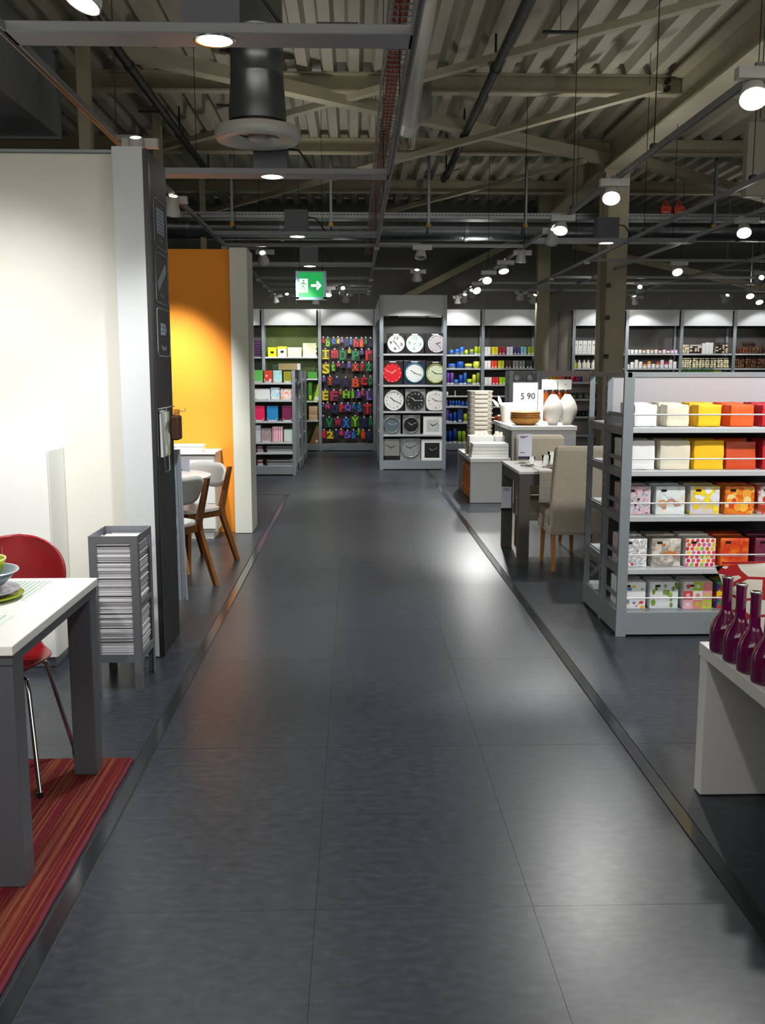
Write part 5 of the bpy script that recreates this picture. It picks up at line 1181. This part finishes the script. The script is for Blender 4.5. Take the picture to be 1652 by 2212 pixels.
R4 = [(1346, 1397, 'white napkin pack printed with hearts and scribbles', printed('scribble', ['eeeef0', 'f2f2f2', 'a8a8b0', 'f2f2f2', 'eeeeee'], 'noise', 26), blobs(['b01c34', 'e0e0e4', 'eaeaee'], 9, .03, .06, 7)),
      (1407, 1470, 'beige napkin pack printed with driftwood and pebbles', printed('driftwood', ['cfcac0', '8a857c', 'e0dcd2', 'b5aea2'], 'noise', 16), blobs(['c07a3a', 'd8c8a8', 'a8a298'], 7, .06, .17, 8, .85)),
      (1480, 1545, 'white napkin pack printed with bright polka dots', col('eceae8', .5), dots),
      (1555, 1616.5, 'orange mottled napkin pack on the fourth napkin shelf', printed('mottle', ['e8921a', 'e05a1a', 'c8301a', 'e8701a'], 'noise', 16), None),
      (1630, 1690, 'plum napkin pack at the right end of the fourth napkin shelf', printed('plum', ['5a1c34', '7a2c48', '46162a'], 'noise', 30), None)]
R5 = [(1342, 1394, 'white napkin pack printed with yellow fish', col('e6e8ec', .5), blobs(['e8a82a', 'd84a5a', 'e0c03a', '5a8ac0'], 15, .035, .11, 9, .75)),
      (1403, 1464.5, 'grey napkin pack printed with green herbs', printed('herb', ['ccd2d6', 'dfe4e8', 'b8c0c4'], 'noise', 10), blobs(['7a9a3a', '8fb04a', '6a8a34'], 12, .03, .09, 11, 1.5)),
      (1475, 1537.6, 'napkin pack printed with pink and green squares', col('e8e4e2', .5), squares),
      (1547, 1606, 'colourful napkin pack behind the purple bottles', printed('party', ['e8c01a', 'c83a2a', '3a8a3a', '4a3a9a', 'e87a2a'], 'voronoi', 28), None)]
for z, h_, yc, row in ((NS[2], .168, 1085, R3), (NS[3], .170, 1195, R4), (NBs, .165, 1290, R5)):
    for x0, x1, lb, m, ex in row:
        a, b_ = nx(x0, yc), nx(x1, yc)
        pack(lb, a, b_, z, h_, NYF, .12, m, 0, False, None, ex)
        pack(lb.replace('napkin pack', 'napkin pack,') + ', second one behind', a + .0, b_ + .0, z, h_ + .006, NYF + .125, .12, m, 0, False)
# a few packs on the rear side, seen through the open end
for k, (z, c, nm) in enumerate(((NS[1], 'cfcdd4', 'pale'), (NS[2], 'd9c0c8', 'pinkish'), (NS[3], 'd8d8d4', 'whitish'))):
    pass
o = thing('teal_bag', 'narrow teal bag on the rear side of the napkin gondola', 'bag', (NX0 + .1, 6.12, NBs)); MB().bbox(-.03, .03, -.06, .06, 0, .24, .01).build('bag', col('1f8a96', .5), o); MB().tube([(0, -.03, .235), (0, -.02, .28), (0, .02, .28), (0, .03, .235)], .004, 6).build('handle', col('1f8a96', .5), o)

# ---- plants on a stand behind the napkin gondola
t = thing('plant_stand', 'grey display stand behind the napkin gondola', 'stand', (3.35, 9.2, 0))
MB().bbox(-.85, .95, -.25, .25, 1.47, 1.515, .004).build('top', LGREY, t)
for sx in (-.8, .9): MB().bbox(sx - .03, sx + .03, -.22, .22, 0, 1.47, .004).build('leg', LGREY, t)
def grass(label, X, w_, h_, c, n, seed, Y=9.15, z=1.515):
    t = thing('potted_grass', label, 'plant', (X, Y, z), 0)
    MB().bbox(-w_ / 2, w_ / 2, -.05, .05, 0, .03, .004).build('tray', col('3a3a38', .5), t)
    q = MB(); r = random.Random(seed)
    for k in range(n):
        x = r.uniform(-w_ / 2, w_ / 2); y = r.uniform(-.045, .045); a = r.uniform(0, 2 * PI); l = h_ * r.uniform(.6, 1.05); bx = r.uniform(-.02, .02); by = r.uniform(-.02, .02); wd = .0025
        dx, dy = math.cos(a) * wd, math.sin(a) * wd
        q._add([(x - dx, y - dy, .02), (x + dx, y + dy, .02), (x + bx, y + by, .02 + l)], [(0, 1, 2)])
    o = q.build('blades', mat('blade_' + c, c, .6), t); o['kind'] = 'stuff'
grass('tuft of dark green grass standing above the napkin gondola', 3.27, .29, .07, '3a7a2a', 700, 1)
grass('small yellow green tuft right of the dark green grass', 3.47, .08, .045, 'b0b82a', 120, 2)
for k, (x, c, nm) in enumerate(((3.58, 'e8e8e4', 'white'), (3.68, 'e8e8e4', 'white second'), (3.79, 'a83a7a', 'purple'), (3.88, 'b04a88', 'purple second'))):
    t = thing('artificial_flower', nm + ' artificial flower lying above the napkin gondola', 'flower', (x, 9.15, 1.517))
    q = MB()
    for j in range(7): q.lathe([(0, .03), (.018, .024), (.022, .012), (0, .004)], 8, None, Matrix.Rotation(j * .9, 4, 'Z') @ Matrix.Translation((.025, 0, 0)))
    q.build('petals', col(c, .7), t); MB().tube([(0, 0, .012), (.03, .08, .004)], .003, 5).build('stem', col('3a7a2a'), t)

# ================================================================ BOTTLE TABLE, LOWER RIGHT
BT = .572
t = thing('display_table', 'low white display table holding purple bottles, lower right', 'table')
MB().bbox(1.272, 2.4, 1.2, 3.40, BT - .05, BT, .003).build('table_top', mat('bench_white', 'cfd0ce', .45), t)
MB().bbox(1.276, 2.4, 3.33, 3.395, .004, BT - .051, .003).build('end_panel', mat('bench_white', 'cfd0ce', .45), t)
MB().bbox(1.276, 2.4, 1.22, 1.28, .004, BT - .051, .003).build('end_panel', mat('bench_white', 'cfd0ce', .45), t)
MB().box(1.9, 1.93, 1.28, 3.33, .004, BT - .051).build('centre_panel', mat('bench_dark', '3a3838', .6), t)
PB = mat('purple_glass', '5a0a3e', .08, coat=.6)
bot = None
BP = [(1.315, 3.27), (1.318, 3.155), (1.32, 3.04), (1.32, 2.925), (1.325, 2.81), (1.44, 2.84), (1.44, 2.72)]
for k, (x, y) in enumerate(BP):
    lb = 'glossy purple bottle on the white table, ' + ['furthest back', 'second from the back', 'third from the back', 'fourth from the back', 'fifth from the back', 'right inner one', 'right inner nearest one'][k]
    if bot is None:
        bot = thing('bottle', lb, 'bottle', (x, y, BT), 0, 'purple bottles on the white table')
        MB().lathe([(0, .001), (.045, 0), (.0505, .006), (.052, .02), (.053, .07), (.051, .092), (.042, .115), (.026, .138), (.0185, .158), (.017, .20), (.0175, .255), (.0195, .268)], 36).build('body', PB, bot)
        MB().lathe([(.013, .24), (.0155, .268), (.020, .268), (.0205, .273), (.0145, .274), (.0125, .262), (.011, .24)], 28).build('rim', CHROME, bot)
    else: copy_tree(bot, (x, y, BT), None, lb)
# cushion behind bottles
t = thing('cushion', 'white cushion with red leaf print behind the purple bottles', 'cushion', (1.575, 3.365, BT + .158), 0)
vs = []; fs = []; n = 16
for s_ in (1, -1):
    for j in range(n + 1):
        for k in range(n + 1):
            u, v = -1 + 2 * k / n, -1 + 2 * j / n
            th = .06 * (max(0, (1 - u * u) * (1 - v * v)) ** .45)
            px = u * (.26 - .035 * (1 - v * v)); pz = v * (.165 - .01 * (1 - u * u)) - .012 * u * u * v
            vs.append((px, s_ * th, pz))
N1 = (n + 1) ** 2
for j in range(n):
    for k in range(n):
        a = j * (n + 1) + k; fs.append((a, a + 1, a + n + 2, a + n + 1)); fs.append((N1 + a, N1 + a + n + 1, N1 + a + n + 2, N1 + a + 1))
cm = bpy.data.materials.new('cushion_print'); cm.use_nodes = True; nt = cm.node_tree; b = nt.nodes['Principled BSDF']; b.inputs['Roughness'].default_value = .85
tc = nt.nodes.new('ShaderNodeTexCoord'); mpn = nt.nodes.new('ShaderNodeMapping'); mpn.inputs['Scale'].default_value = (1, 1, 2.2); mpn.inputs['Rotation'].default_value = (0, .5, 0); nt.links.new(tc.outputs['Object'], mpn.inputs[0])
vo = nt.nodes.new('ShaderNodeTexVoronoi'); vo.feature = 'DISTANCE_TO_EDGE'; vo.inputs['Scale'].default_value = 7; nt.links.new(mpn.outputs[0], vo.inputs['Vector'])
rp = nt.nodes.new('ShaderNodeValToRGB'); rp.color_ramp.interpolation = 'CONSTANT'; fill_ramp(rp, ['b01a22', 'e6e2d8']); rp.color_ramp.elements[1].position = .07
nt.links.new(vo.outputs['Distance'], rp.inputs[0]); nt.links.new(rp.outputs[0], b.inputs['Base Color'])
q = MB()._add(vs, fs, None, True); o = q.build('cover', cm, t); o.rotation_euler = (0, -.08, 0)
MB().tube([(u * .245, .0, .145) for u in (-1, -.5, 0, .5, 1)], .005, 6).build('piping', col('b01a22', .8), t)

# ================================================================ DINING TABLE WITH LINEN CHAIRS
DG = mat('dark_taupe', '4a4642', .5)
t = thing('dining_table', 'dark legged dining table with white top beside the linen chairs', 'table')
MB().bbox(1.312, 2.5, 7.575, 8.51, .748, .772, .003).build('table_top', mat('table_light', 'c4c4c0', .45), t)
MB().box(1.33, 2.48, 7.59, 7.61, .66, .747).build('apron', DG, t); MB().box(1.33, 2.48, 8.47, 8.49, .66, .747).build('apron', DG, t); MB().box(1.32, 1.34, 7.6, 8.48, .66, .747).build('apron', DG, t); MB().box(2.46, 2.48, 7.6, 8.48, .66, .747).build('apron', DG, t)
for x0 in (1.318, 2.4):
    for y0 in (7.583, 8.415): MB().bbox(x0, x0 + .088, y0, y0 + .088, 0, .747, .003).build('leg', DG, t)
def linen_chair(label, loc, rz):
    t = thing('dining_chair', label, 'chair', loc, rz, 'linen covered chairs at the dining table')
    # local: faces +y, back at y=-.24
    MB().bbox(-.235, .235, -.22, .25, .33, .47, .03).build('seat', LINEN, t)
    vs = []; fs = []; prof = [(.30, -.20, .235), (.47, -.215, .235), (.75, -.255, .23), (.96, -.29, .222), (.995, -.297, .21)]
    q = MB(); K = 8
    for zc, yc, hw in prof:
        ring = []
        th = .045 if zc < .97 else .03
        for u, v in ((-1, -1), (-.5, -1.0), (0, -1), (.5, -1), (1, -1), (1, 1), (.5, 1), (0, 1), (-.5, 1), (-1, 1)): ring.append((u * hw, yc + v * th + .012 * u * u, zc))
        vs += ring
    for i in range(len(prof) - 1):
        for k in range(10): fs.append((i * 10 + k, i * 10 + (k + 1) % 10, i * 10 + 10 + (k + 1) % 10, i * 10 + 10 + k))
    fs.append(tuple(range(9, -1, -1))); fs.append(tuple(range(40, 50)))
    o = q._add(vs, fs, None, False).build('backrest', LINEN, t); md = o.modifiers.new('b', 'BEVEL'); md.width = .018; md.segments = 3; md.angle_limit = math.radians(40)
    MB().bbox(-.24, .24, -.235, .255, .29, .36, .01).build('skirt', LINEN, t)
    for sx in (-1, 1):
        MB().tube([(sx * .2, .215, .30), (sx * .205, .225, 0)], [.026, .017], 4).build('leg', BEECH, t)
        MB().tube([(sx * .2, -.19, .30), (sx * .205, -.245, 0)], [.026, .017], 4).build('leg', BEECH, t)
linen_chair('cream linen covered chair at the near side of the dining table', (1.765, 7.60, 0), 0)
linen_chair('cream linen covered chair at the far side of the dining table', (1.675, 8.36, 0), PI)
t = thing('table_runner', 'white woven runner hanging over the dining table edge', 'table runner', (1.535, 0, 0))
RNm = mat('runner_cloth', 'd5d3cc', .85, bump=.2, bscale=200)
vs = []; fs = []; pts = [(8.4, .7755), (7.60, .7755), (7.572, .774), (7.562, .765), (7.56, .70), (7.558, .6), (7.562, .525)]
for j, (y_, z_) in enumerate(pts):
    for k in range(9): vs.append((-.06 + .3 * k / 8 * .4, y_ + (.003 * math.sin(k * 2.2) if j > 3 else 0), z_))
for j in range(len(pts) - 1):
    for k in range(8): fs.append((j * 9 + k, j * 9 + k + 1, j * 9 + k + 10, j * 9 + k + 9))
o = MB()._add(vs, fs).build('cloth', RNm, t); md = o.modifiers.new('s', 'SOLIDIFY'); md.thickness = .003; md.offset = 0
for z_ in (.70, .64, .58, .54): MB().box(-.058, .058, 7.5535, 7.556, z_, z_ + .004).build('stripe', mat('runner_stripe', 'c0bdb2', .85), t)
# tableware
def glass(label, loc, r, h_):
    t = thing('drinking_glass', label, 'glass', loc, 0, 'glasses on the dining table'); MB().lathe([(0, 0), (r * .8, 0), (r, h_), (r - .002, h_), (r * .8 - .002, .006), (0, .006)], 24).build('tumbler', CLEAR, t); MB().lathe([(r - .0025, h_ - .001), (r - .001, h_ + .001), (r, h_ - .001)], 24).build('rim', CLEAR, t)
TP = .7725
glass('clear tumbler on the dining table nearest the price card', (1.545 + .04, 7.86, TP + .005), .036, .10)
glass('taller clear glass beside the linen chair back on the dining table', (1.655, 7.95, TP), .04, .125)
glass('small clear glass at the left of the dining table', (1.50, 8.05, TP + .005), .03, .07)
for k, (r, z0) in enumerate(((.14, 0), (.105, .014), (.08, .026))):
    bowl('plate', ['large white plate on the dining table', 'medium white plate stacked on the dining table', 'small white plate on top of the dining table stack'][k], 'plate', (1.72, 7.82, TP + z0), [(0, 0), (r * .6, 0), (r, .014), (r, .017), (r * .6, .006), (0, .006)], mat('porcelain', 'e8e8e6', .15))
for k in range(4):
    t = thing('cutlery', 'white metal cutlery piece on the dining table, %s from left' % OR_[k], 'cutlery', (1.425 + k * .022, 7.95 + .02 * (k % 2), TP + .001), .2 + .05 * k, 'cutlery on the dining table')
    MB().bar((0, -.08, .003), (0, .06, .006), .010, .003).build('handle', CHROME, t); MB().lathe([(0, .004), (.014, .002), (.015, 0)], 10, None, Matrix.Translation((0, .075, .003)) @ Matrix.Diagonal((.8, 1.5, 1, 1))).build('head', CHROME, t)
# price cards
BPr = mat('price_paper', 'd5d8ea', .5); NV = mat('navy_print', '1e2440', .5)
t = thing('price_card', 'tall pale blue price card standing at the dining table edge', 'card', (1.487, 8.3, .774))
MB().box(-.058, .058, -.003, .003, .055, .25).build('card', BPr, t); MB().box(-.058, .058, -.004, .004, .03, .055).build('strip', NV, t); MB().box(-.008, .008, -.002, .002, 0, .03).build('stem', CLEAR, t); MB().bbox(-.05, .05, -.03, .03, -.0012, .004, .001).build('foot', CLEAR, t)
for z_, x0, x1 in ((.225, -.045, .02), (.215, -.045, .0), (.085, -.045, -.005)): MB().box(x0, x1, -.0042, -.003, z_, z_ + .006).build('print_line', NV, t)
t = thing('price_card', 'white price card clipped to the far left leg of the dining table', 'card', (1.345, 8.40, .36))
MB().box(-.042, .046, -.004, .002, .0, .19).build('card', BPr, t); MB().box(-.045, .048, -.012, .014, -.02, .0).build('clip', BLACK, t)
for z_ in (.172, .16): MB().box(-.03, .025, -.0052, -.004, z_, z_ + .004).build('print_line', NV, t)

# ================================================================ DISPLAY TABLES IN THE MIDDLE RIGHT
PG = mat('podium_grey', 'a3a6a5', .5); PT = mat('podium_top', 'd0d0cc', .45)
t = thing('display_table', 'lower white display table carrying trays and a tall bowl stack', 'table')
MB().bbox(1.38, 1.86, 11.33, 12.75, .49, .54, .003).build('table_top', PT, t)
MB().bbox(1.382, 1.858, 11.335, 11.39, .003, .489, .003).build('end_panel', PG, t); MB().bbox(1.382, 1.858, 12.69, 12.745, .003, .489, .003).build('end_panel', PG, t)
t = thing('display_table', 'taller white display table with vases and wooden bowls', 'table')
MB().bbox(1.85, 2.64, 11.30, 12.75, .871, .92, .003).build('table_top', PT, t)
MB().bbox(1.87, 2.63, 11.305, 11.36, .003, .870, .003).build('end_panel', PG, t); MB().bbox(1.87, 2.63, 12.69, 12.745, .003, .870, .003).build('end_panel', PG, t)
# wooden folding chairs stored below
for k in range(3):
    o = thing('wooden_tray', 'orange brown wooden frame leaning under the lower display table, %s from the front' % OR_[k], 'wooden frame', (1.5, 11.62 + k * .3, .0), 0, 'wooden frames under the table')
    q = MB(); q.bar((-.08, 0, .02), (-.06, .0, .40), .05, .03); q.bar((-.08, .2, .02), (-.06, .2, .40), .05, .03); q.build('upright', mat('orange_wood', 'b8651c', .45, var=.1), o)
    MB().bar((-.06, 0, .39), (-.06, .2, .39), .05, .04).build('crosspiece', mat('orange_wood', 'b8651c', .45, var=.1), o); MB().bar((-.075, 0, .12), (-.075, .2, .12), .05, .03).build('crosspiece', mat('orange_wood', 'b8651c', .45, var=.1), o)
# white trays in front
for k in range(4):
    o = thing('serving_tray', 'white tray in the low pile on the lower display table, %s from below' % OR_[k], 'tray', (1.64, 11.43, .541 + k * .042), 0, 'pile of white trays')
    MB().bbox(-.235 + .006 * k, .205, 0, .30, 0, .02, .003).build('base', WHITE, o)
    q = MB(); q.box(-.238 + .006 * k, .208, -.004, .006, .0, .039); q.box(-.238 + .006 * k, -.228 + .006 * k, 0, .3, .0, .039); q.box(.198, .208, 0, .3, 0, .039); q.box(-.238 + .006 * k, .208, .294, .304, 0, .039); q.build('rim', WHITE, o)
    q = MB()
    for j in range(5): q.box(.2085, .2105, .03 + j * .05, .055 + j * .05, .012, .028)
    q.build('pattern', col('7a9a98'), o)
for k, (x0, x1, nm) in enumerate(((1.425, 1.735, 'wider'), (1.75, 1.875, 'narrower'))):
    o = thing('white_box', nm + ' white box filled with shells on the tray pile', 'box', (0, 11.84, .541))
    q = MB(); q.bbox(x0, x1 - .01, 0, .22, 0, .23, .004); q.build('body', WHITE, o)
    q = MB(); r = random.Random(k)
    for j in range(12): q.lathe([(0, .06), (.02, .03), (.028, 0)], 6, None, Matrix.Translation((r.uniform(x0 + .03, x1 - .04), r.uniform(.03, .19), .225)) @ Matrix.Rotation(r.uniform(-.6, .6), 4, 'Y'))
    s_ = q.build('shells', mat('shell_cream', 'd8c8b0', .6), o); s_['kind'] = 'stuff'
# tall stack of rectangular bowls
SB = mat('bowl_offwhite', 'c3beb2', .5)
sx0, sx1 = 1.485, 1.815
for k in range(14):
    o = thing('planter_bowl', 'off white rectangular bowl in the tall stack, %s from the top' % (OR_ + ['fourteenth'])[13 - k], 'bowl', (1.62, 12.4, .541 + k * .0555), 0, 'tall stack of off white bowls')
    s_ = 1 - .0 * k
    q = MB(); vs = []; fs = []
    for hw, z_ in ((.147, 0), (.148, .034), (.158, .043), (.160, .056), (.160, .0535)):
        for j in range(24):
            a = 2 * PI * j / 24; c, s2 = math.cos(a), math.sin(a); vs.append((hw * math.copysign(abs(c) ** .35, c), hw * .9 * math.copysign(abs(s2) ** .35, s2), z_))
    nr = 4 if k == 13 else 4
    for i in range(nr):
        for j in range(24): fs.append((i * 24 + j, i * 24 + (j + 1) % 24, i * 24 + 24 + (j + 1) % 24, i * 24 + 24 + j))
    fs.append(tuple(range(23, -1, -1))); 
    if k == 13: fs.append(tuple(range(96, 120)))
    q._add(vs, fs, None, False).build('body', SB, o)
    MB().bbox(-.085, .085, -.146, -.13, .012, .046, .004).build('handle', SB, o)
# straw at the side
t = thing('dried_grass', 'bundle of dried grass at the left end of the lower table', 'dried grass', (1.43, 11.95, .541))
q = MB(); r = random.Random(4)
for k in range(120):
    x, y = r.uniform(-.03, .03), r.uniform(-.05, .05); q._add([(x - .002, y, 0), (x + .002, y, 0), (x + r.uniform(-.06, .09), y + r.uniform(-.06, .06), r.uniform(.08, .25))], [(0, 1, 2)])
o = q.build('stems', col('a08c64', .8), t); o['kind'] = 'stuff'
MB().lathe([(.03, .0), (.034, .03), (.03, .05)], 12).build('tie', col('5a4a38', .8), t)
# wooden bowls
for k in range(4):
    z0 = .921 + (0, .062, .086, .110)[k]; r_ = .185 if k else .19
    o = thing('wooden_bowl', ['large wooden bowl at the bottom of the stack beside the vases', 'second wooden bowl in the stack beside the vases', 'third wooden bowl in the stack beside the vases', 'topmost wooden bowl in the stack beside the vases'][k], 'bowl', (2.075, 11.62, z0), 0, 'stack of wooden bowls')
    WB = mat('bowl_wood', 'a8722c', .45, var=.15, vscale=20)
    if k == 0: MB().lathe([(0, 0), (.11, 0), (.155, .03), (r_, .085), (r_ - .008, .086), (.145, .035), (0, .012)], 36).build('body', WB, o)
    else: MB().lathe([(.10, .012), (.16, .02), (r_, .045), (r_ - .006, .048), (.16, .028), (0, .022)], 36).build('body', WB, o)
    MB().lathe([(r_ - .008, (.085 if k == 0 else .046)), (r_ - .003, (.09 if k == 0 else .051)), (r_ + .001, (.084 if k == 0 else .045))], 36).build('rim', mat('bowl_wood_dark', '7a4c1a', .5), o)
# vases
VS = mat('vase_plaster', 'd2cdc4', .75, bump=.35, bscale=260)
for k, (x, y) in enumerate(((2.40, 11.56), (2.585, 11.62))):
    if k == 0:
        v0 = thing('vase', 'left rough white vase on the taller display table', 'vase', (x, y, .921), 0, 'pair of white vases')
        MB().lathe([(0, 0), (.05, 0), (.075, .04), (.11, .12), (.122, .18), (.118, .22), (.095, .28), (.055, .34), (.04, .36), (.038, .368), (.03, .368), (.03, .34), (.02, .2)], 36).build('body', VS, v0)
        MB().lathe([(.036, .364), (.0385, .369), (.030, .369)], 28).build('rim', VS, v0)
    else: copy_tree(v0, (x, y, .921), .7, 'right rough white vase on the taller display table')
# price sign 5 90
t = thing('price_sign', 'white price sign reading 5 90 on the taller display table', 'sign', (2.14, 12.02, .921))
MB().bbox(-.155, .155, -.008, .008, .10, .505, .004).build('board', mat('sign_paper', 'd9dade', .5), t)
MB().box(.155, .162, -.01, .01, .09, .51).build('board_edge', GREYD, t); MB().box(-.158, .16, -.01, .01, .505, .51).build('board_edge', GREYD, t)
put_text('5', .042, .078, mat('sign_ink', '2a2c34', .5), t, (-.035, -.009, .335), name='lettering', depth=.002, bold=.012)
put_text('.', .012, .010, mat('sign_ink_pale', '9a9ca4', .5), t, (-.004, -.009, .302), name='lettering', depth=.002)
put_text('90', .102, .078, mat('sign_ink', '2a2c34', .5), t, (.072, -.009, .338), name='lettering', depth=.002, bold=.012)
MB().box(-.012, .012, -.004, .004, 0, .1).build('stem', GREY, t); MB().bbox(-.09, .09, -.05, .05, 0, .008, .002).build('foot', GREY, t)
# white sack / bread cloth basket behind the bowls
t = thing('white_basket', 'white cloth lined basket behind the wooden bowls', 'basket', (2.09, 12.25, .921))
q = MB(); vs = []; fs = []
for hw, z_ in ((.20, 0), (.215, .12), (.225, .21), (.222, .24), (.21, .235)):
    for j in range(28):
        a = 2 * PI * j / 28; c, s2 = math.cos(a), math.sin(a); vs.append((hw * math.copysign(abs(c) ** .5, c), hw * .6 * math.copysign(abs(s2) ** .5, s2), z_ + (.012 * math.sin(j * 1.9) if z_ > .2 else 0)))
for i in range(4):
    for j in range(28): fs.append((i * 28 + j, i * 28 + (j + 1) % 28, i * 28 + 28 + (j + 1) % 28, i * 28 + 28 + j))
fs.append(tuple(range(112, 140)))
q._add(vs, fs, None, True).build('cloth', mat('white_cloth', 'e6e4de', .85), t)
for (dx, dz, rx) in ((-.215, .25, -.3), (-.245, .23, -.7)): MB().lathe([(0, 0), (.022, .03), (.022, .08), (.008, .125), (0, .13)], 10, None, Matrix.Translation((dx, 0, dz - .04)) @ Matrix.Rotation(rx, 4, 'Y') @ Matrix.Diagonal((1, .4, 1, 1))).build('ear', mat('white_cloth', 'e6e4de', .85), t)
# stacked white lamp boxes with amber bottles
for k in range(2):
    o = thing('gift_box', ['left', 'right'][k] + ' white box resting on the amber bottles', 'box', (2.545 + k * .185, 12.52, 1.33), 0, 'white boxes on amber bottles')
    MB().bbox(-.088, .088, -.08, .08, .0, .13, .004).build('body', WHITE, o); MB().box(-.01, .03, -.0815, -.08, .05, .08).build('label', col('c8c8cc'), o)
for k in range(4):
    o = thing('amber_bottle', 'amber brown bottle under the white boxes, %s from left' % OR_[k], 'bottle', (2.505 + k * .085, 12.50, .921), 0, 'amber bottles')
    MB().lathe([(0, 0), (.03, 0), (.034, .06), (.04, .2), (.042, .30), (.036, .36), (.022, .39), (.022, .407), (0, .407)], 20).build('body', mat('amber_glass', '8a3f10', .12), o); MB().lathe([(.023, .385), (.024, .4), (.023, .408)], 16).build('collar', CHROME, o)
o = thing('white_box', 'white carton left of the amber bottles', 'box', (2.42, 12.55, .921)); MB().bbox(-.045, .045, -.05, .05, 0, .405, .004).build('body', WHITE, o); MB().box(.0, .03, -.0515, -.05, .2, .34).build('label', col('d0d0d4'), o)
o = thing('copper_jug', 'small copper jug lying at the left end of the taller table', 'jug', (1.885, 12.45, .965)); MB().lathe([(.015, -.06), (.03, -.05), (.042, -.01), (.042, .03), (.03, .05), (.027, .05), (.036, .02), (0, -.04)], 20, None, Matrix.Rotation(PI / 2, 4, 'Y')).build('body', mat('copper', '8a4a34', .25, .8), o); MB().tube([(-.04, 0, .0), (-.10, 0, .0)], .012, 8).build('spout', mat('copper', '8a4a34', .25, .8), o)
for k, (x, y) in enumerate(((1.95, 12.35), (2.0, 12.3))):
    glass2 = thing('drinking_glass', ['left', 'right'][k] + ' small glass beside the copper jug', 'glass', (x - .03, y - .1, .921), 0); MB().lathe([(0, 0), (.028, 0), (.032, .09), (.03, .09), (.026, .006), (0, .006)], 20).build('tumbler', CLEAR, glass2)

# ---- glassware gondola behind
GY = 14.0
gs = [zz(y, GY) for y in (825, 862, 900, 940)]
bay('glass_gondola', 'low grey gondola with clear glass boxes behind the price sign', 2.285, 2.685, GY, 14.45, 1.575, gs, .14, None, mat('glass_back', '8a8f90', .5), (1, 1))
bay('glass_gondola', 'low grey gondola with coloured glasses behind the vases', 2.755, 3.58, GY, 14.45, 1.575, gs, .14, None, mat('glass_back_light', 'b5a9ac', .5), (1, 1))
GC = [(1172, 'cfd2d2', 'clear'), (1180, 'cfd2d2', 'clear'), (1191, 'd8c02a', 'yellow'), (1198, 'd8a81a', 'golden'), (1205, 'e07a1a', 'orange'), (1213, 'd8521a', 'orange red'), (1222, '8a1420', 'dark red'), (1230, '7a101c', 'dark red'), (1239, 'c8143c', 'red'), (1246, 'a81450', 'crimson'), (1254, '3a1c84', 'violet'), (1275, '2a9a3a', 'green'), (1283, '3ab83a', 'green'), (1290, '1f8a34', 'green')]
for k, (x, c, nm) in enumerate(GC):
    p = at(x, 820, GY + .06); o = thing('coloured_glass', '%s glass on the low gondola, %s from the price sign' % (nm, (OR_ + ['fourteenth'])[k]), 'glass', (p.x, GY + .06, gs[0]), 0, 'coloured glasses on the gondola')
    MB().lathe([(0, 0), (.022, 0), (.0255, .075), (.0235, .075), (.02, .006), (0, .006)], 16).build('tumbler', mat('tint_' + c, c, .1, spec=.6), o); MB().lathe([(.0232, .0745), (.0248, .0765), (.0262, .0745)], 16).build('rim', mat('tint_' + c, c, .1, spec=.6), o)
for k in range(2):
    o = thing('glass_box', ['left', 'right'][k] + ' clear glass box behind the price sign', 'glass box', (2.385 + k * .19, GY + .1, gs[0]), 0)
    MB().bbox(-.075, .075, -.06, .06, 0, .12, .004).build('case', CLEAR, o); MB().lathe([(0, .01), (.035, .01), (.045, .05), (.03, .09), (0, .1)], 16).build('insert', mat('frosted', 'd5dcdc', .5), o)
for k in range(9):
    p = at(1168 + k * 14, 850, GY + .06); o = thing('dark_box', 'small dark green box on the second gondola shelf, %s from left' % OR_[k], 'box', (p.x, GY + .06, gs[1]), 0, 'dark boxes on the gondola')
    MB().bbox(-.04, .04, -.04, .04, 0, .09, .003).build('body', col(['2a3428', '3a3a2c', '23261f'][k % 3], .4), o); MB().box(-.02, .02, -.0415, -.04, .02, .05).build('label', col('8a8a70'), o)
for k in range(8):
    p = at(1240 + k * 7, 890, GY + .06); o = thing('steel_pot', 'small dark steel pot on the third gondola shelf, %s from left' % OR_[k], 'pot', (p.x, GY + .08, gs[2]), 0, 'steel pots on the gondola')
    MB().lathe([(0, 0), (.03, 0), (.034, .03), (.03, .07), (0, .085)], 14).build('body', mat('dark_steel', '3c3e40', .15, .9), o); MB().lathe([(0, .1), (.008, .095), (.006, .085)], 8).build('knob', CHROME, o)
